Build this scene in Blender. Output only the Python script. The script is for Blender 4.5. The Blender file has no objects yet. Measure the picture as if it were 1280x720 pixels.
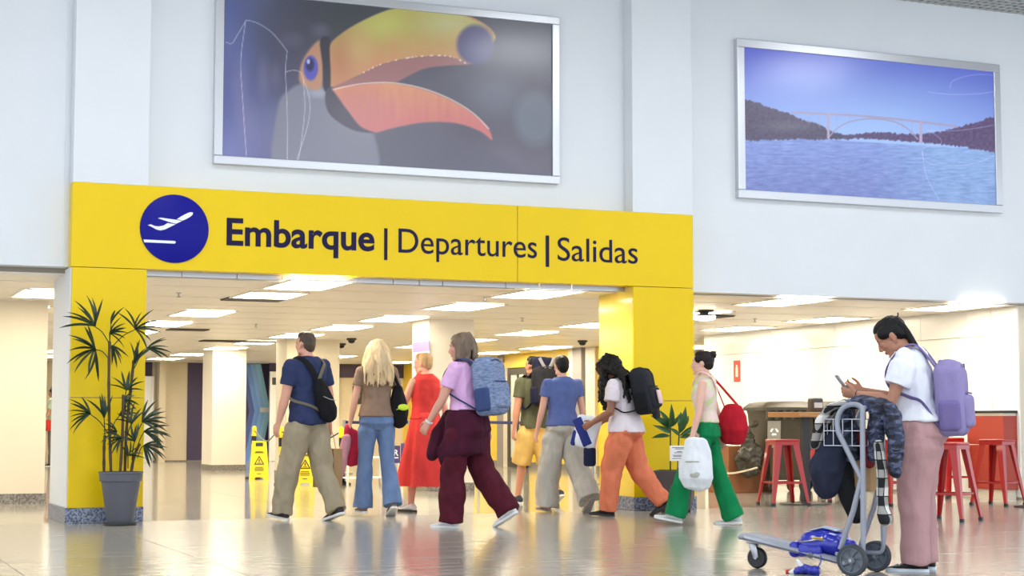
import bpy, bmesh, math, random
import numpy as np
from math import sin, cos, pi, radians as R
from mathutils import Vector as V, Matrix, noise

scene = bpy.context.scene
COL = scene.collection
random.seed(7)

# ------------------------------------------------------------------ camera
CAM_H, FPX, YAW, PITCH = 0.95, 2100.0, R(22.85), R(4.547)
cd = bpy.data.cameras.new('camera')
cam = bpy.data.objects.new('camera', cd)
COL.objects.link(cam)
cd.sensor_width = 36.0
cd.lens = 36.0 * FPX / 1280.0
cd.clip_end = 200
cam.location = (0, 0, CAM_H)
cam.rotation_euler = (R(90) + PITCH, 0, -YAW)
scene.camera = cam

# ------------------------------------------------------------------ world, exposure
w = bpy.data.worlds.new('daylight')
scene.world = w
w.use_nodes = True
w.node_tree.nodes['Background'].inputs[0].default_value = (0.84, 0.91, 1.0, 1)
w.node_tree.nodes['Background'].inputs[1].default_value = 1.5
scene.view_settings.view_transform = 'Standard'
scene.view_settings.look = 'None'
scene.view_settings.gamma = 1
scene.view_settings.use_curve_mapping = False
scene.view_settings.exposure = 0.55
PANEL_E = 13.0          # ceiling panels of the low departures hall
HALL_E = 15.0           # ceiling panels of the tall hall

# ------------------------------------------------------------------ projection of photo pixels to real points
_f = V((sin(YAW) * cos(PITCH), cos(YAW) * cos(PITCH), sin(PITCH)))
_r = V((cos(YAW), -sin(YAW), 0))
_u = _r.cross(_f)
EYE = V((0, 0, CAM_H))
def ray(x, y): return _f + _r * ((x - 640) / FPX) - _u * ((y - 360) / FPX)
def fl(x, y, z=0.0):
    d = ray(x, y); return EYE + d * ((z - CAM_H) / d.z)
def wl(x, y, Y):
    d = ray(x, y); return EYE + d * (Y / d.y)
def wx(x, y, X):
    d = ray(x, y); return EYE + d * (X / d.x)
def pix(p):
    v = V(p) - EYE; z = v.dot(_f)
    return 640 + FPX * v.dot(_r) / z, 360 - FPX * v.dot(_u) / z

# ------------------------------------------------------------------ materials
def lin(c):
    return tuple(((x / 255) / 12.92 if x / 255 <= .04045 else (((x / 255) + .055) / 1.055) ** 2.4) for x in c)
MATS = {}
def mat(name, rgb, rough=.55, metal=0, var=.0, vscale=8, bump=0, bscale=60, coat=0, stretch=None, spec=.5):
    if name in MATS: return MATS[name]
    m = bpy.data.materials.new(name); m.use_nodes = True
    nt = m.node_tree; b = nt.nodes['Principled BSDF']
    c = lin(rgb)
    b.inputs['Base Color'].default_value = (*c, 1)
    b.inputs['Roughness'].default_value = rough
    b.inputs['Metallic'].default_value = metal
    b.inputs['Coat Weight'].default_value = coat
    b.inputs['Specular IOR Level'].default_value = spec
    tc = nt.nodes.new('ShaderNodeTexCoord'); mp = nt.nodes.new('ShaderNodeMapping')
    nt.links.new(tc.outputs['Object'], mp.inputs[0])
    if stretch: mp.inputs['Scale'].default_value = stretch
    if var:
        n = nt.nodes.new('ShaderNodeTexNoise'); n.inputs['Scale'].default_value = vscale; n.inputs['Detail'].default_value = 5
        nt.links.new(mp.outputs[0], n.inputs['Vector'])
        cr = nt.nodes.new('ShaderNodeValToRGB')
        cr.color_ramp.elements[0].position = .3; cr.color_ramp.elements[1].position = .7
        cr.color_ramp.elements[0].color = (*[x * (1 - var) for x in c], 1)
        cr.color_ramp.elements[1].color = (*[min(1, x * (1 + var)) for x in c], 1)
        nt.links.new(n.outputs['Fac'], cr.inputs[0]); nt.links.new(cr.outputs[0], b.inputs['Base Color'])
    if bump:
        n2 = nt.nodes.new('ShaderNodeTexNoise'); n2.inputs['Scale'].default_value = bscale; n2.inputs['Detail'].default_value = 4
        nt.links.new(mp.outputs[0], n2.inputs['Vector'])
        bp = nt.nodes.new('ShaderNodeBump'); bp.inputs['Strength'].default_value = bump; bp.inputs['Distance'].default_value = .01
        nt.links.new(n2.outputs['Fac'], bp.inputs['Height']); nt.links.new(bp.outputs[0], b.inputs['Normal'])
    MATS[name] = m
    return m
def cloth(name, rgb, var=.10): return mat(name, rgb, .88, var=var, vscale=7, bump=.8, bscale=13, stretch=(1.6, 1.6, .8), spec=.25)
def emit(name, rgb, e):
    m = bpy.data.materials.new(name); m.use_nodes = True
    b = m.node_tree.nodes['Principled BSDF']
    b.inputs['Base Color'].default_value = (.8, .8, .8, 1)
    b.inputs['Emission Color'].default_value = (*lin(rgb), 1)
    b.inputs['Emission Strength'].default_value = e
    return m
def attr_mat(name, rough=.5, coat=0, sss=0, bump=0):
    m = bpy.data.materials.new(name); m.use_nodes = True
    nt = m.node_tree; b = nt.nodes['Principled BSDF']
    a = nt.nodes.new('ShaderNodeAttribute'); a.attribute_name = 'Col'
    nt.links.new(a.outputs['Color'], b.inputs['Base Color'])
    b.inputs['Roughness'].default_value = rough
    b.inputs['Coat Weight'].default_value = coat
    b.inputs['Coat Roughness'].default_value = .12
    if sss:
        b.inputs['Subsurface Weight'].default_value = sss
        b.inputs['Subsurface Radius'].default_value = (.012, .005, .003)
        b.inputs['Subsurface Scale'].default_value = .6
    return m
def floor_mat(name, r0, r1):
    m = bpy.data.materials.new(name); m.use_nodes = True
    nt = m.node_tree; b = nt.nodes['Principled BSDF']
    tc = nt.nodes.new('ShaderNodeTexCoord'); geo = nt.nodes.new('ShaderNodeNewGeometry')
    mp = nt.nodes.new('ShaderNodeMapping'); mp.inputs['Scale'].default_value = (.8, 5, 1)
    nt.links.new(geo.outputs['Position'], mp.inputs[0])
    n = nt.nodes.new('ShaderNodeTexNoise'); n.inputs['Scale'].default_value = 1.6; n.inputs['Detail'].default_value = 7
    nt.links.new(mp.outputs[0], n.inputs['Vector'])
    cr = nt.nodes.new('ShaderNodeValToRGB')
    cr.color_ramp.elements[0].position = .3; cr.color_ramp.elements[0].color = (*lin((148, 143, 134)), 1)
    cr.color_ramp.elements[1].position = .72; cr.color_ramp.elements[1].color = (*lin((176, 172, 162)), 1)
    nt.links.new(n.outputs['Fac'], cr.inputs[0]); nt.links.new(cr.outputs[0], b.inputs['Base Color'])
    mr = nt.nodes.new('ShaderNodeMapRange'); mr.inputs[3].default_value = r0; mr.inputs[4].default_value = r1
    nt.links.new(n.outputs['Fac'], mr.inputs[0]); nt.links.new(mr.outputs[0], b.inputs['Roughness'])
    b.inputs['Specular IOR Level'].default_value = .62
    return m
def granite(name, a, bcol):
    m = bpy.data.materials.new(name); m.use_nodes = True
    nt = m.node_tree; b = nt.nodes['Principled BSDF']
    tc = nt.nodes.new('ShaderNodeTexCoord')
    n = nt.nodes.new('ShaderNodeTexNoise'); n.inputs['Scale'].default_value = 55; n.inputs['Detail'].default_value = 3
    nt.links.new(tc.outputs['Object'], n.inputs['Vector'])
    cr = nt.nodes.new('ShaderNodeValToRGB')
    cr.color_ramp.elements[0].position = .38; cr.color_ramp.elements[0].color = (*lin(a), 1)
    cr.color_ramp.elements[1].position = .62; cr.color_ramp.elements[1].color = (*lin(bcol), 1)
    nt.links.new(n.outputs['Fac'], cr.inputs[0]); nt.links.new(cr.outputs[0], b.inputs['Base Color'])
    b.inputs['Roughness'].default_value = .3
    return m
def ramp_noise(name, stops, scale, rough=.8, stretch=(1, 1, 1), detail=2, const=True):
    m = bpy.data.materials.new(name); m.use_nodes = True
    nt = m.node_tree; b = nt.nodes['Principled BSDF']
    tc = nt.nodes.new('ShaderNodeTexCoord'); mp = nt.nodes.new('ShaderNodeMapping'); mp.inputs['Scale'].default_value = stretch
    n = nt.nodes.new('ShaderNodeTexNoise'); n.inputs['Scale'].default_value = scale; n.inputs['Detail'].default_value = detail
    nt.links.new(tc.outputs['Object'], mp.inputs[0]); nt.links.new(mp.outputs[0], n.inputs['Vector'])
    cr = nt.nodes.new('ShaderNodeValToRGB')
    if const: cr.color_ramp.interpolation = 'CONSTANT'
    while len(cr.color_ramp.elements) < len(stops): cr.color_ramp.elements.new(.5)
    for e, (p, c) in zip(cr.color_ramp.elements, stops): e.position = p; e.color = (*lin(c), 1)
    nt.links.new(n.outputs['Fac'], cr.inputs[0]); nt.links.new(cr.outputs[0], b.inputs['Base Color'])
    b.inputs['Roughness'].default_value = rough; b.inputs['Specular IOR Level'].default_value = .3
    return m
def plaid_mat():
    m = bpy.data.materials.new('black and white plaid flannel'); m.use_nodes = True
    nt = m.node_tree; b = nt.nodes['Principled BSDF']
    tc = nt.nodes.new('ShaderNodeTexCoord'); sp = nt.nodes.new('ShaderNodeSeparateXYZ')
    nt.links.new(tc.outputs['Object'], sp.inputs[0])
    def band(sock, freq, lo):
        a = nt.nodes.new('ShaderNodeMath'); a.operation = 'MULTIPLY'; a.inputs[1].default_value = freq
        c = nt.nodes.new('ShaderNodeMath'); c.operation = 'FRACT'
        d = nt.nodes.new('ShaderNodeMath'); d.operation = 'GREATER_THAN'; d.inputs[1].default_value = lo
        nt.links.new(sock, a.inputs[0]); nt.links.new(a.outputs[0], c.inputs[0]); nt.links.new(c.outputs[0], d.inputs[0]); return d.outputs[0]
    def op(o, a, bb):
        x = nt.nodes.new('ShaderNodeMath'); x.operation = o
        for i, s in enumerate((a, bb)):
            if isinstance(s, float): x.inputs[i].default_value = s
            else: nt.links.new(s, x.inputs[i])
        return x.outputs[0]
    ad = op('ADD', sp.outputs['X'], sp.outputs['Y'])
    big = op('ADD', op('MULTIPLY', band(sp.outputs['Z'], 9.0, .5), .5), op('MULTIPLY', band(ad, 11.0, .5), .5))
    thin = op('MAXIMUM', band(sp.outputs['Z'], 18.0, .88), band(ad, 22.0, .88))
    val = op('SUBTRACT', big, op('MULTIPLY', thin, .35))
    cr = nt.nodes.new('ShaderNodeValToRGB')
    cr.color_ramp.elements[0].position = .15; cr.color_ramp.elements[0].color = (*lin((24, 24, 28)), 1)
    cr.color_ramp.elements[1].position = .95; cr.color_ramp.elements[1].color = (*lin((225, 222, 215)), 1)
    nt.links.new(val, cr.inputs[0]); nt.links.new(cr.outputs[0], b.inputs['Base Color'])
    b.inputs['Roughness'].default_value = .9
    return m

M_FLOOR = floor_mat('polished porcelain tile', .085, .12)
M_FLOORH = floor_mat('satin porcelain tile', .15, .20)
M_GROUT = mat('dark grout', (96, 90, 82), .8)
M_WALL = mat('cool white wall paint', (224, 228, 232), .55, var=.015, vscale=2)
M_WARM = mat('warm white wall paint', (232, 226, 212), .6, var=.015, vscale=2)
M_CREAM = mat('cream wall paint', (222, 212, 190), .6, var=.02, vscale=2)
M_GLOSSW = mat('glossy white cladding', (240, 240, 236), .22, var=.01, vscale=2)
M_YEL = mat('yellow cladding', (238, 202, 4), .36, var=.02, vscale=1.5, spec=.25)
M_YELW = mat('pale yellow wall', (240, 205, 60), .4, var=.02, vscale=2)
M_YELG = mat('glossy yellow with painted reflection', (240, 212, 84), .14, var=.02, vscale=1.5)  # same yellow paled in colour to paint in a white reflection
M_NAVY = mat('navy sign vinyl', (26, 16, 62), .5, spec=.2)
M_BLUE = mat('blue sign vinyl', (12, 10, 138), .45, spec=.2)
M_WHITE = mat('white vinyl', (240, 242, 246), .4)
M_GRANB = granite('blue grey granite', (62, 72, 100), (150, 158, 176))
M_GRANG = granite('grey granite', (92, 88, 84), (150, 144, 136))
M_PURP = mat('purple wall paint', (70, 62, 98), .55, var=.02)
M_ALU = mat('brushed aluminium frame', (206, 208, 212), .32, metal=.75, var=.05, vscale=30, stretch=(1, 1, 12))
M_CEIL = mat('ceiling slat paint', (232, 226, 216), .4, var=.02, vscale=3)
M_CEILGAP = mat('ceiling joint shadow gap', (150, 142, 130), .7)
M_CEILH = mat('tall hall ceiling paint', (150, 152, 154), .8)
M_BLACK = mat('black plastic', (26, 26, 28), .45)
M_DGREY = mat('dark grey metal', (52, 52, 54), .4, metal=.3)
M_STEEL = mat('steel', (170, 172, 176), .3, metal=.9)
M_LAMP = emit('lit ceiling panel', (255, 242, 216), PANEL_E)
M_LAMPH = emit('lit hall panel', (246, 250, 255), HALL_E)

# ------------------------------------------------------------------ mesh building
def tag(o, label=None, cat=None, group=None, kind=None):
    if label: o['label'] = label
    if cat: o['category'] = cat
    if group: o['group'] = group
    if kind: o['kind'] = kind
    return o
def empty(name, loc, rz=0, label=None, cat=None, group=None, kind=None):
    o = bpy.data.objects.new(name, None); COL.objects.link(o)
    o.empty_display_size = .1
    o.location = loc; o.rotation_euler = (0, 0, rz)
    return tag(o, label, cat, group, kind)
def link(name, me, parent=None):
    o = bpy.data.objects.new(name, me); COL.objects.link(o)
    if parent: o.parent = parent
    return o
def children(o): return [c for c in bpy.data.objects if c.parent == o]
def copy_tree(o, parent=None):
    c = o.copy(); COL.objects.link(c)
    if parent: c.parent = parent
    for ch in list(o.children): copy_tree(ch, c)
    return c

class MB:
    def __init__(s): s.v = []; s.f = []; s.m = []; s.cur = 0
    def add(s, vs, fs):
        o = len(s.v); s.v += [V(p) for p in vs]
        for f in fs: s.f.append([i + o for i in f]); s.m.append(s.cur)
        return s
    def box(s, lo, hi, rot=None, at=None):
        x0, y0, z0 = lo; x1, y1, z1 = hi
        p = [V(q) for q in ((x0,y0,z0),(x1,y0,z0),(x1,y1,z0),(x0,y1,z0),(x0,y0,z1),(x1,y0,z1),(x1,y1,z1),(x0,y1,z1))]
        if rot is not None:
            p = [rot @ q for q in p]
        if at is not None: p = [q + V(at) for q in p]
        return s.add(p, [(0,3,2,1),(4,5,6,7),(0,1,5,4),(1,2,6,5),(2,3,7,6),(3,0,4,7)])
    def loft(s, rings, capa=True, capb=True, closed=False):
        n = len(rings[0]); vs = [p for r in rings for p in r]; fs = []
        k = len(rings)
        for i in range(k if closed else k - 1):
            a, b = i * n, ((i + 1) % k) * n
            for j in range(n):
                fs.append((a + j, a + (j + 1) % n, b + (j + 1) % n, b + j))
        if not closed:
            if capa: fs.append(tuple(reversed(range(n))))
            if capb: fs.append(tuple(range((k - 1) * n, k * n)))
        return s.add(vs, fs)
    def limb(s, pts, rad, ref=(1, 0, 0), n=12, capa=True, capb=True):
        """tube of elliptical rings; rad = r or (r along ref, r across)"""
        pts = [V(p) for p in pts]; k = len(pts); ref = V(ref); R_ = []
        for r in rad: R_.append((r, r) if isinstance(r, (int, float)) else r)
        fr = []
        for i in range(k):
            t = (pts[min(i + 1, k - 1)] - pts[max(i - 1, 0)]).normalized()
            if 0 < i < k - 1:
                t = ((pts[i] - pts[i-1]).normalized() + (pts[i+1] - pts[i]).normalized())
                t = t.normalized() if t.length > 1e-4 else (pts[i+1] - pts[i]).normalized()
            a = ref - t * ref.dot(t)
            if a.length < .05:
                a = V((0, 1, 0)) - t * t.y
                if a.length < .05: a = V((0, 0, 1)) - t * t.z
            a.normalize(); ref = a if i else ref
            fr.append((pts[i], a, t.cross(a), t))
        def ring(p, a, b, ra, rb): return [p + a * (ra * cos(2*pi*j/n)) + b * (rb * sin(2*pi*j/n)) for j in range(n)]
        rings = []
        if capa:
            p, a, b, t = fr[0]; ra, rb = R_[0]; m = min(ra, rb)
            for d, q in ((1, .1), (.8, .6), (.45, .89)): rings.append(ring(p - t * (m * d), a, b, ra * q, rb * q))
        for (p, a, b, t), (ra, rb) in zip(fr, R_): rings.append(ring(p, a, b, ra, rb))
        if capb:
            p, a, b, t = fr[-1]; ra, rb = R_[-1]; m = min(ra, rb)
            for d, q in ((.45, .89), (.8, .6), (1, .1)): rings.append(ring(p + t * (m * d), a, b, ra * q, rb * q))
        return s.loft(rings)
    def tube(s, pts, r, n=8, ref=(0.13, 0.37, 1), smooth=0):
        if smooth: pts = catmull(pts, smooth)
        return s.limb(pts, [r] * len(pts), ref, n, False, False)
    def band(s, pts, wide, thick, ref, smooth=4):
        pts = catmull(pts, smooth)
        return s.limb(pts, [(wide, thick)] * len(pts), ref, 8, False, False)
    def lathe(s, prof, n=24, at=(0, 0, 0), M=None):
        at = V(at); rings = []
        for r, z in prof:
            rg = [V((r * cos(2*pi*j/n), r * sin(2*pi*j/n), z)) for j in range(n)]
            if M is not None: rg = [M @ p for p in rg]
            rings.append([p + at for p in rg])
        cap = prof[0] != prof[-1]
        return s.loft(rings, cap, cap)
    def ball(s, c, r, n=14, M=None):
        r = (r, r, r) if isinstance(r, (int, float)) else r
        k = max(6, n // 2 + 1); rings = []
        for i in range(k):
            t = -pi / 2 + pi * (i + .02) / (k - 1 + .04)
            rg = [V((r[0]*cos(t)*cos(2*pi*j/n), r[1]*cos(t)*sin(2*pi*j/n), r[2]*sin(t))) for j in range(n)]
            if M is not None: rg = [M @ p for p in rg]
            rings.append([V(c) + p for p in rg])
        return s.loft(rings)
    def prism(s, poly, d, f=None):
        """polygon of (x,z) extruded along +y by d; f maps each point"""
        n = len(poly)
        vs = [V((x, 0, z)) for x, z in poly] + [V((x, d, z)) for x, z in poly]
        if f: vs = [f(p) for p in vs]
        fs = [tuple(range(n)), tuple(reversed(range(n, 2 * n)))] + [(i, n + i, n + (i + 1) % n, (i + 1) % n) for i in range(n)]
        return s.add(vs, fs)
    def rbox(s, c, size, r, M=None, k=3):
        """rounded upright block: stack of rounded-rectangle rings"""
        c = V(c); hx, hy, hz = [q / 2 for q in size]; r = min(r, hx * .98, hy * .98, hz * .98)
        rings = []
        for sgn in (-1, 1):
            rng = range(k + 1) if sgn < 0 else range(k, -1, -1)
            for i in rng:
                a = pi / 2 * i / k
                ins = r * (1 - sin(a)); z = sgn * (hz - r + r * cos(a))
                rr = max(r - ins, r * .12); ring = []
                for qx, qy, a0 in ((1, 1, 0), (-1, 1, pi/2), (-1, -1, pi), (1, -1, 3*pi/2)):
                    for j in range(k + 1):
                        b = a0 + pi / 2 * j / k
                        ring.append(V((qx * (hx - r) + rr * cos(b), qy * (hy - r) + rr * sin(b), z)))
                rings.append(ring)
        rings = [[(M @ p if M is not None else p) + c for p in rg] for rg in rings]
        return s.loft(rings)
    def mesh(s, name, mats, shift=None, smooth=True, sharp=35):
        me = bpy.data.meshes.new(name)
        vs = s.v if shift is None else [p - V(shift) for p in s.v]
        me.from_pydata([tuple(p) for p in vs], [], s.f)
        for m in (mats if isinstance(mats, (list, tuple)) else [mats]): me.materials.append(m)
        me.polygons.foreach_set('material_index', s.m)
        bm = bmesh.new(); bm.from_mesh(me); bmesh.ops.recalc_face_normals(bm, faces=bm.faces); bm.to_mesh(me); bm.free()
        if smooth:
            me.polygons.foreach_set('use_smooth', [True] * len(me.polygons))
            me.set_sharp_from_angle(angle=R(sharp))
        me.update()
        return me
    def build(s, name, mats, parent=None, shift=None, smooth=True, sharp=35, bevel=0):
        o = link(name, s.mesh(name, mats, shift, smooth, sharp), parent)
        if bevel:
            b = o.modifiers.new('bevel', 'BEVEL'); b.width = bevel; b.segments = 2; b.limit_method = 'ANGLE'
        return o
def catmull(p, k):
    p = [V(q) for q in p]; out = []
    for i in range(len(p) - 1):
        a, b, c, d = p[max(i - 1, 0)], p[i], p[i + 1], p[min(i + 2, len(p) - 1)]
        for j in range(k):
            t = j / k
            out.append(.5 * ((2 * b) + (c - a) * t + (2*a - 5*b + 4*c - d) * t*t + (3*b - a - 3*c + d) * t**3))
    out.append(p[-1]); return out
def remeshed(mb, name, mats, voxel, shift=None, smooth=2, fold=0, fscale=9, fstretch=(1, 1, .45), seed=0, fold_fn=None):
    """closed shapes of mb fused into ONE continuous surface"""
    me = mb.mesh('tmp', [mats] if not isinstance(mats, (list, tuple)) else mats, shift)
    o = bpy.data.objects.new('tmp', me); COL.objects.link(o)
    r = o.modifiers.new('r', 'REMESH'); r.mode = 'VOXEL'; r.voxel_size = voxel
    if smooth:
        sm = o.modifiers.new('s', 'SMOOTH'); sm.iterations = smooth; sm.factor = .5
    dg = bpy.context.evaluated_depsgraph_get()
    out = bpy.data.meshes.new_from_object(o.evaluated_get(dg))
    bpy.data.objects.remove(o); bpy.data.meshes.remove(me)
    out.name = name
    n = len(out.vertices)
    if fold and n:
        co = np.empty(n * 3); out.vertices.foreach_get('co', co); co = co.reshape(-1, 3)
        no = np.empty(n * 3); out.vertices.foreach_get('normal', no); no = no.reshape(-1, 3)
        sv = V((seed * 3.1, seed * 1.7, 0))
        d = np.array([noise.noise(V((c[0] * fstretch[0], c[1] * fstretch[1], c[2] * fstretch[2])) * fscale + sv)
                      + .5 * noise.noise(V((c[0] * fstretch[0], c[1] * fstretch[1], c[2] * fstretch[2])) * fscale * 2.3 + sv) for c in co])
        k = fold if fold_fn is None else fold * np.array([fold_fn(c) for c in co])
        co = co + no * (d * k)[:, None]
        out.vertices.foreach_set('co', co.ravel())
    if not out.materials:
        for m in (mats if isinstance(mats, (list, tuple)) else [mats]): out.materials.append(m)
    out.polygons.foreach_set('use_smooth', [True] * len(out.polygons))
    out.update()
    return out
def colour(me, fn):
    a = me.color_attributes.new('Col', 'FLOAT_COLOR', 'POINT')
    n = len(me.vertices); co = np.empty(n * 3); me.vertices.foreach_get('co', co)
    a.data.foreach_set('color', np.ascontiguousarray(fn(co.reshape(-1, 3)), dtype=np.float32).ravel())
def text_mesh(txt, height, width=None, bold=0.0, depth=.006):
    """upright lettering facing -Y, baseline at z=0, starting at x=0; height = cap height"""
    cu = bpy.data.curves.new('t', 'FONT'); cu.body = txt; cu.offset = bold; cu.extrude = .01; cu.resolution_u = 6
    o = bpy.data.objects.new('t', cu); COL.objects.link(o)
    me = bpy.data.meshes.new_from_object(o.evaluated_get(bpy.context.evaluated_depsgraph_get()))
    bpy.data.objects.remove(o); bpy.data.curves.remove(cu)
    co = np.empty(len(me.vertices) * 3); me.vertices.foreach_get('co', co); co = co.reshape(-1, 3)
    cap = .729
    sz = height / cap; sx = sz
    co[:, 0] -= co[:, 0].min()
    if width: sx = width / co[:, 0].max()
    new = np.stack([co[:, 0] * sx, -(co[:, 2] / .01 + 1) * .5 * depth, co[:, 1] * sz], 1)
    me.vertices.foreach_set('co', new.ravel()); me.update()
    return me
# ================================================================== SETTING
D = 16.15             # front plane of the yellow portal
YW = 16.35            # plane of the tall white wall
ZL = 2.407            # underside of the lintel
ZT = 3.215            # top of the portal
ZC = 2.36             # low ceiling
ZH = 5.95             # tall hall ceiling
XL0, XL1, XR0, XR1 = 2.295, 3.005, 8.225, 8.965

# ---- floor: grout bed with single tiles where they can be told apart
b = MB(); b.box((-8, 3, -.10), (26, 46, -.012)); floor = tag(b.build('floor', M_GROUT, smooth=False), kind='structure')
b = MB(); b.box((-8, 3, -.012), (-.02, 46, -.001)); b.box((17, 3, -.012), (26, 46, -.001)); b.box((-.02, 23.85, -.012), (17, 46, -.001)); b.box((-.02, 3, -.012), (17, 6.19, -.001))
tag(b.build('far_tiling', M_FLOOR, floor, smooth=False), kind='stuff')
TW, TL = 1.28, 1.26
b = MB(); b.box((.003, .003, -.012), (TW - .003, TL - .003, 0)); tile_me = b.mesh('floor_tile', M_FLOOR, smooth=False); tile_hall = b.mesh('floor_tile', M_FLOORH, smooth=False)
ax = fl(180, 669).x
nx0 = -2
for i in range(13):
    for j in range(14):
        t = link('floor_tile', tile_hall if j < 8 else tile_me, floor)
        x = ax - 2 * TW - .1 + i * TW
        t.location = (x, 6.20 + j * TL, 0.0008 * ((i * 7 + j * 3) % 3 - 1) * .5)
b = MB(); b.box((-8, 3, -.2), (26, 46, -.11)); 

# ---- tall white wall above the openings
b = MB()
b.box((-8, YW, ZL + .015), (XL0, YW + .2, ZH + .2))
b.box((XL0, YW, ZT - .3), (XR1, YW + .2, ZH + .2))
b.box((XR1, YW, 2.385), (26, YW + .2, ZH + .2))
tag(b.build('wall_back', M_WALL, smooth=False), kind='structure')
b = MB(); b.box((XL0, D, ZT), (XL1, YW, ZH)); tag(b.build('trim_1', M_WALL, smooth=False, bevel=.004), kind='structure')
b = MB(); b.box((XR0, D, ZT), (XR1, YW, ZH)); tag(b.build('trim_2', M_WALL, smooth=False, bevel=.004), kind='structure')
# recessed joint lines beside the left pilaster
b = MB(); b.box((XL0 - .05, YW - .012, ZL + .015), (XL0 - .0, YW, ZH)); tag(b.build('trim_3', M_WALL, smooth=False), kind='structure')

# ---- yellow portal: thing with separate panels
portal = empty('departures_portal', (XL0, D, 0), 0, 'wide yellow clad gateway with the blue plane disc and dark lettering', 'gateway')
P0 = V((XL0, D, 0))
def ppanel(name, lo, hi, m, bevel=.003):
    q = MB(); q.box(V(lo) - P0, V(hi) - P0); return q.build(name, m, portal, smooth=False, bevel=bevel)
g = .003
xj = wl(647, 330, D).x
ppanel('header_panel', (XL0, D, ZL + g), (xj - g, D + .19, ZT), M_YEL)
ppanel('header_panel', (xj + g, D, ZL + g), (XR1, D + .19, ZT), M_YEL)
zj = 1.175
for x0, x1 in ((XL0 + .012, XL1), (XR0, XR1)):
    ppanel('pillar_panel', (x0, D, .145), (x1, D + .03, zj - g), M_YEL)
    ppanel('pillar_panel', (x0, D, zj + g), (x1, D + .03, ZL - g), M_YEL)
# inner return of the right pillar, white body of the left pillar
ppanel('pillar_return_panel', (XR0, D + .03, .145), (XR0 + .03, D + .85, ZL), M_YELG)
ppanel('pillar_return_panel', (XR1 - .03, D + .03, .145), (XR1, D + .85, ZL), M_YEL)
ppanel('pillar_core', (XR0 + .03, D + .03, 0), (XR1 - .03, D + .84, ZL), M_WARM, 0)
ppanel('pillar_core', (XL0, D + .03, .145), (XL1 - .02, D + 1.15, ZL), M_WALL, .004)
ppanel('granite_plinth', (XL0 - .012, D - .012, 0), (XL1 + .004, D + 1.16, .145), M_GRANB)
ppanel('granite_plinth', (XR0 - .012, D - .012, 0), (XR1 + .012, D + .86, .145), M_GRANB)
# soffit strip of mirror metal pieces behind the lintel
q = MB()
x = XL1
random.seed(3)
while x < XR0 - .1:
    L = random.uniform(.25, .8); q.box(V((x, D + .195, ZL - .045)) - P0, V((min(x + L - .01, XR0), D + .215, ZL + .06)) - P0); x += L
q.build('soffit_strip', M_STEEL, portal, smooth=False)
# lettering
def word(txt, x, y_base, x_end, cap, m, bold=0):
    p = wl(x, y_base, D); e = wl(x_end, y_base, D)
    me = text_mesh(txt, cap, e.x - p.x, bold, .006); me.materials.clear(); me.materials.append(m)
    o = link('lettering', me, portal); o.location = V((p.x, D, p.z)) - P0
    return o
zb = lambda x0, y0: wl(x0, y0, D).z
word('Embarque', 283, 305.5, 468, .272, M_NAVY, .022)
word('Departures', 498, 315.5, 671, .262, M_NAVY)
word('Salidas', 697, 325.5, 797, .262, M_NAVY)
for x0, y0, y1 in ((482, 285.5, 325), (684, 294.5, 333.5)):
    a, c = wl(x0 - 2, y1, D), wl(x0 + 2.2, y0, D)
    ppanel('lettering', (a.x, D - .006, a.z), (c.x, D, c.z), M_NAVY, 0)
# round blue sign with the departing plane
c0 = wl(218, 286, D) - P0; rad = (wl(218, 243, D).z - wl(218, 328.5, D).z) / 2
q = MB(); q.lathe([(rad, 0), (rad, .012), (rad - .004, .014), (.001, .014)], 48, c0, Matrix.Rotation(R(90), 3, 'X'))
disc = q.build('plane_disc', M_BLUE, portal)
def disc_shape(pts):
    q = MB(); pl = []
    for zx, zy in pts:                       # points in the 4x photo crop at (160,230)
        p = wl(160 + zx / 4, 230 + zy / 4, D) - P0; pl.append((p.x, p.z))
    q.prism(pl, .004, lambda p: V((p.x, -.019 + p.y, p.z)))
    return q.build('plane_symbol', M_WHITE, disc, smooth=False)
def smooth_poly(pts, k=4):
    p = [V((a, bb, 0)) for a, bb in pts]; n = len(p); out = []
    for i in range(n):
        a, bb, c, d = p[i - 1], p[i], p[(i + 1) % n], p[(i + 2) % n]
        for j in range(k):
            t = j / k
            v = .5 * ((2*bb) + (c-a)*t + (2*a-5*bb+4*c-d)*t*t + (3*bb-a-3*c+d)*t**3); out.append((v.x, v.y))
    return out
disc_shape([(97, 206), (112, 202), (132, 211), (152, 213), (175, 209), (196, 196), (236, 203), (212, 214), (184, 228), (160, 233), (140, 228), (120, 217)])
disc_shape([(148, 172), (160, 169), (240, 180), (268, 186), (240, 199), (228, 198), (196, 188)])
disc_shape([(242, 177), (262, 164), (290, 149), (308, 142), (322, 143), (322, 153), (312, 163), (292, 175), (272, 184)])
disc_shape([(76, 278), (232, 286), (238, 292), (232, 299), (80, 292)])

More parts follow.
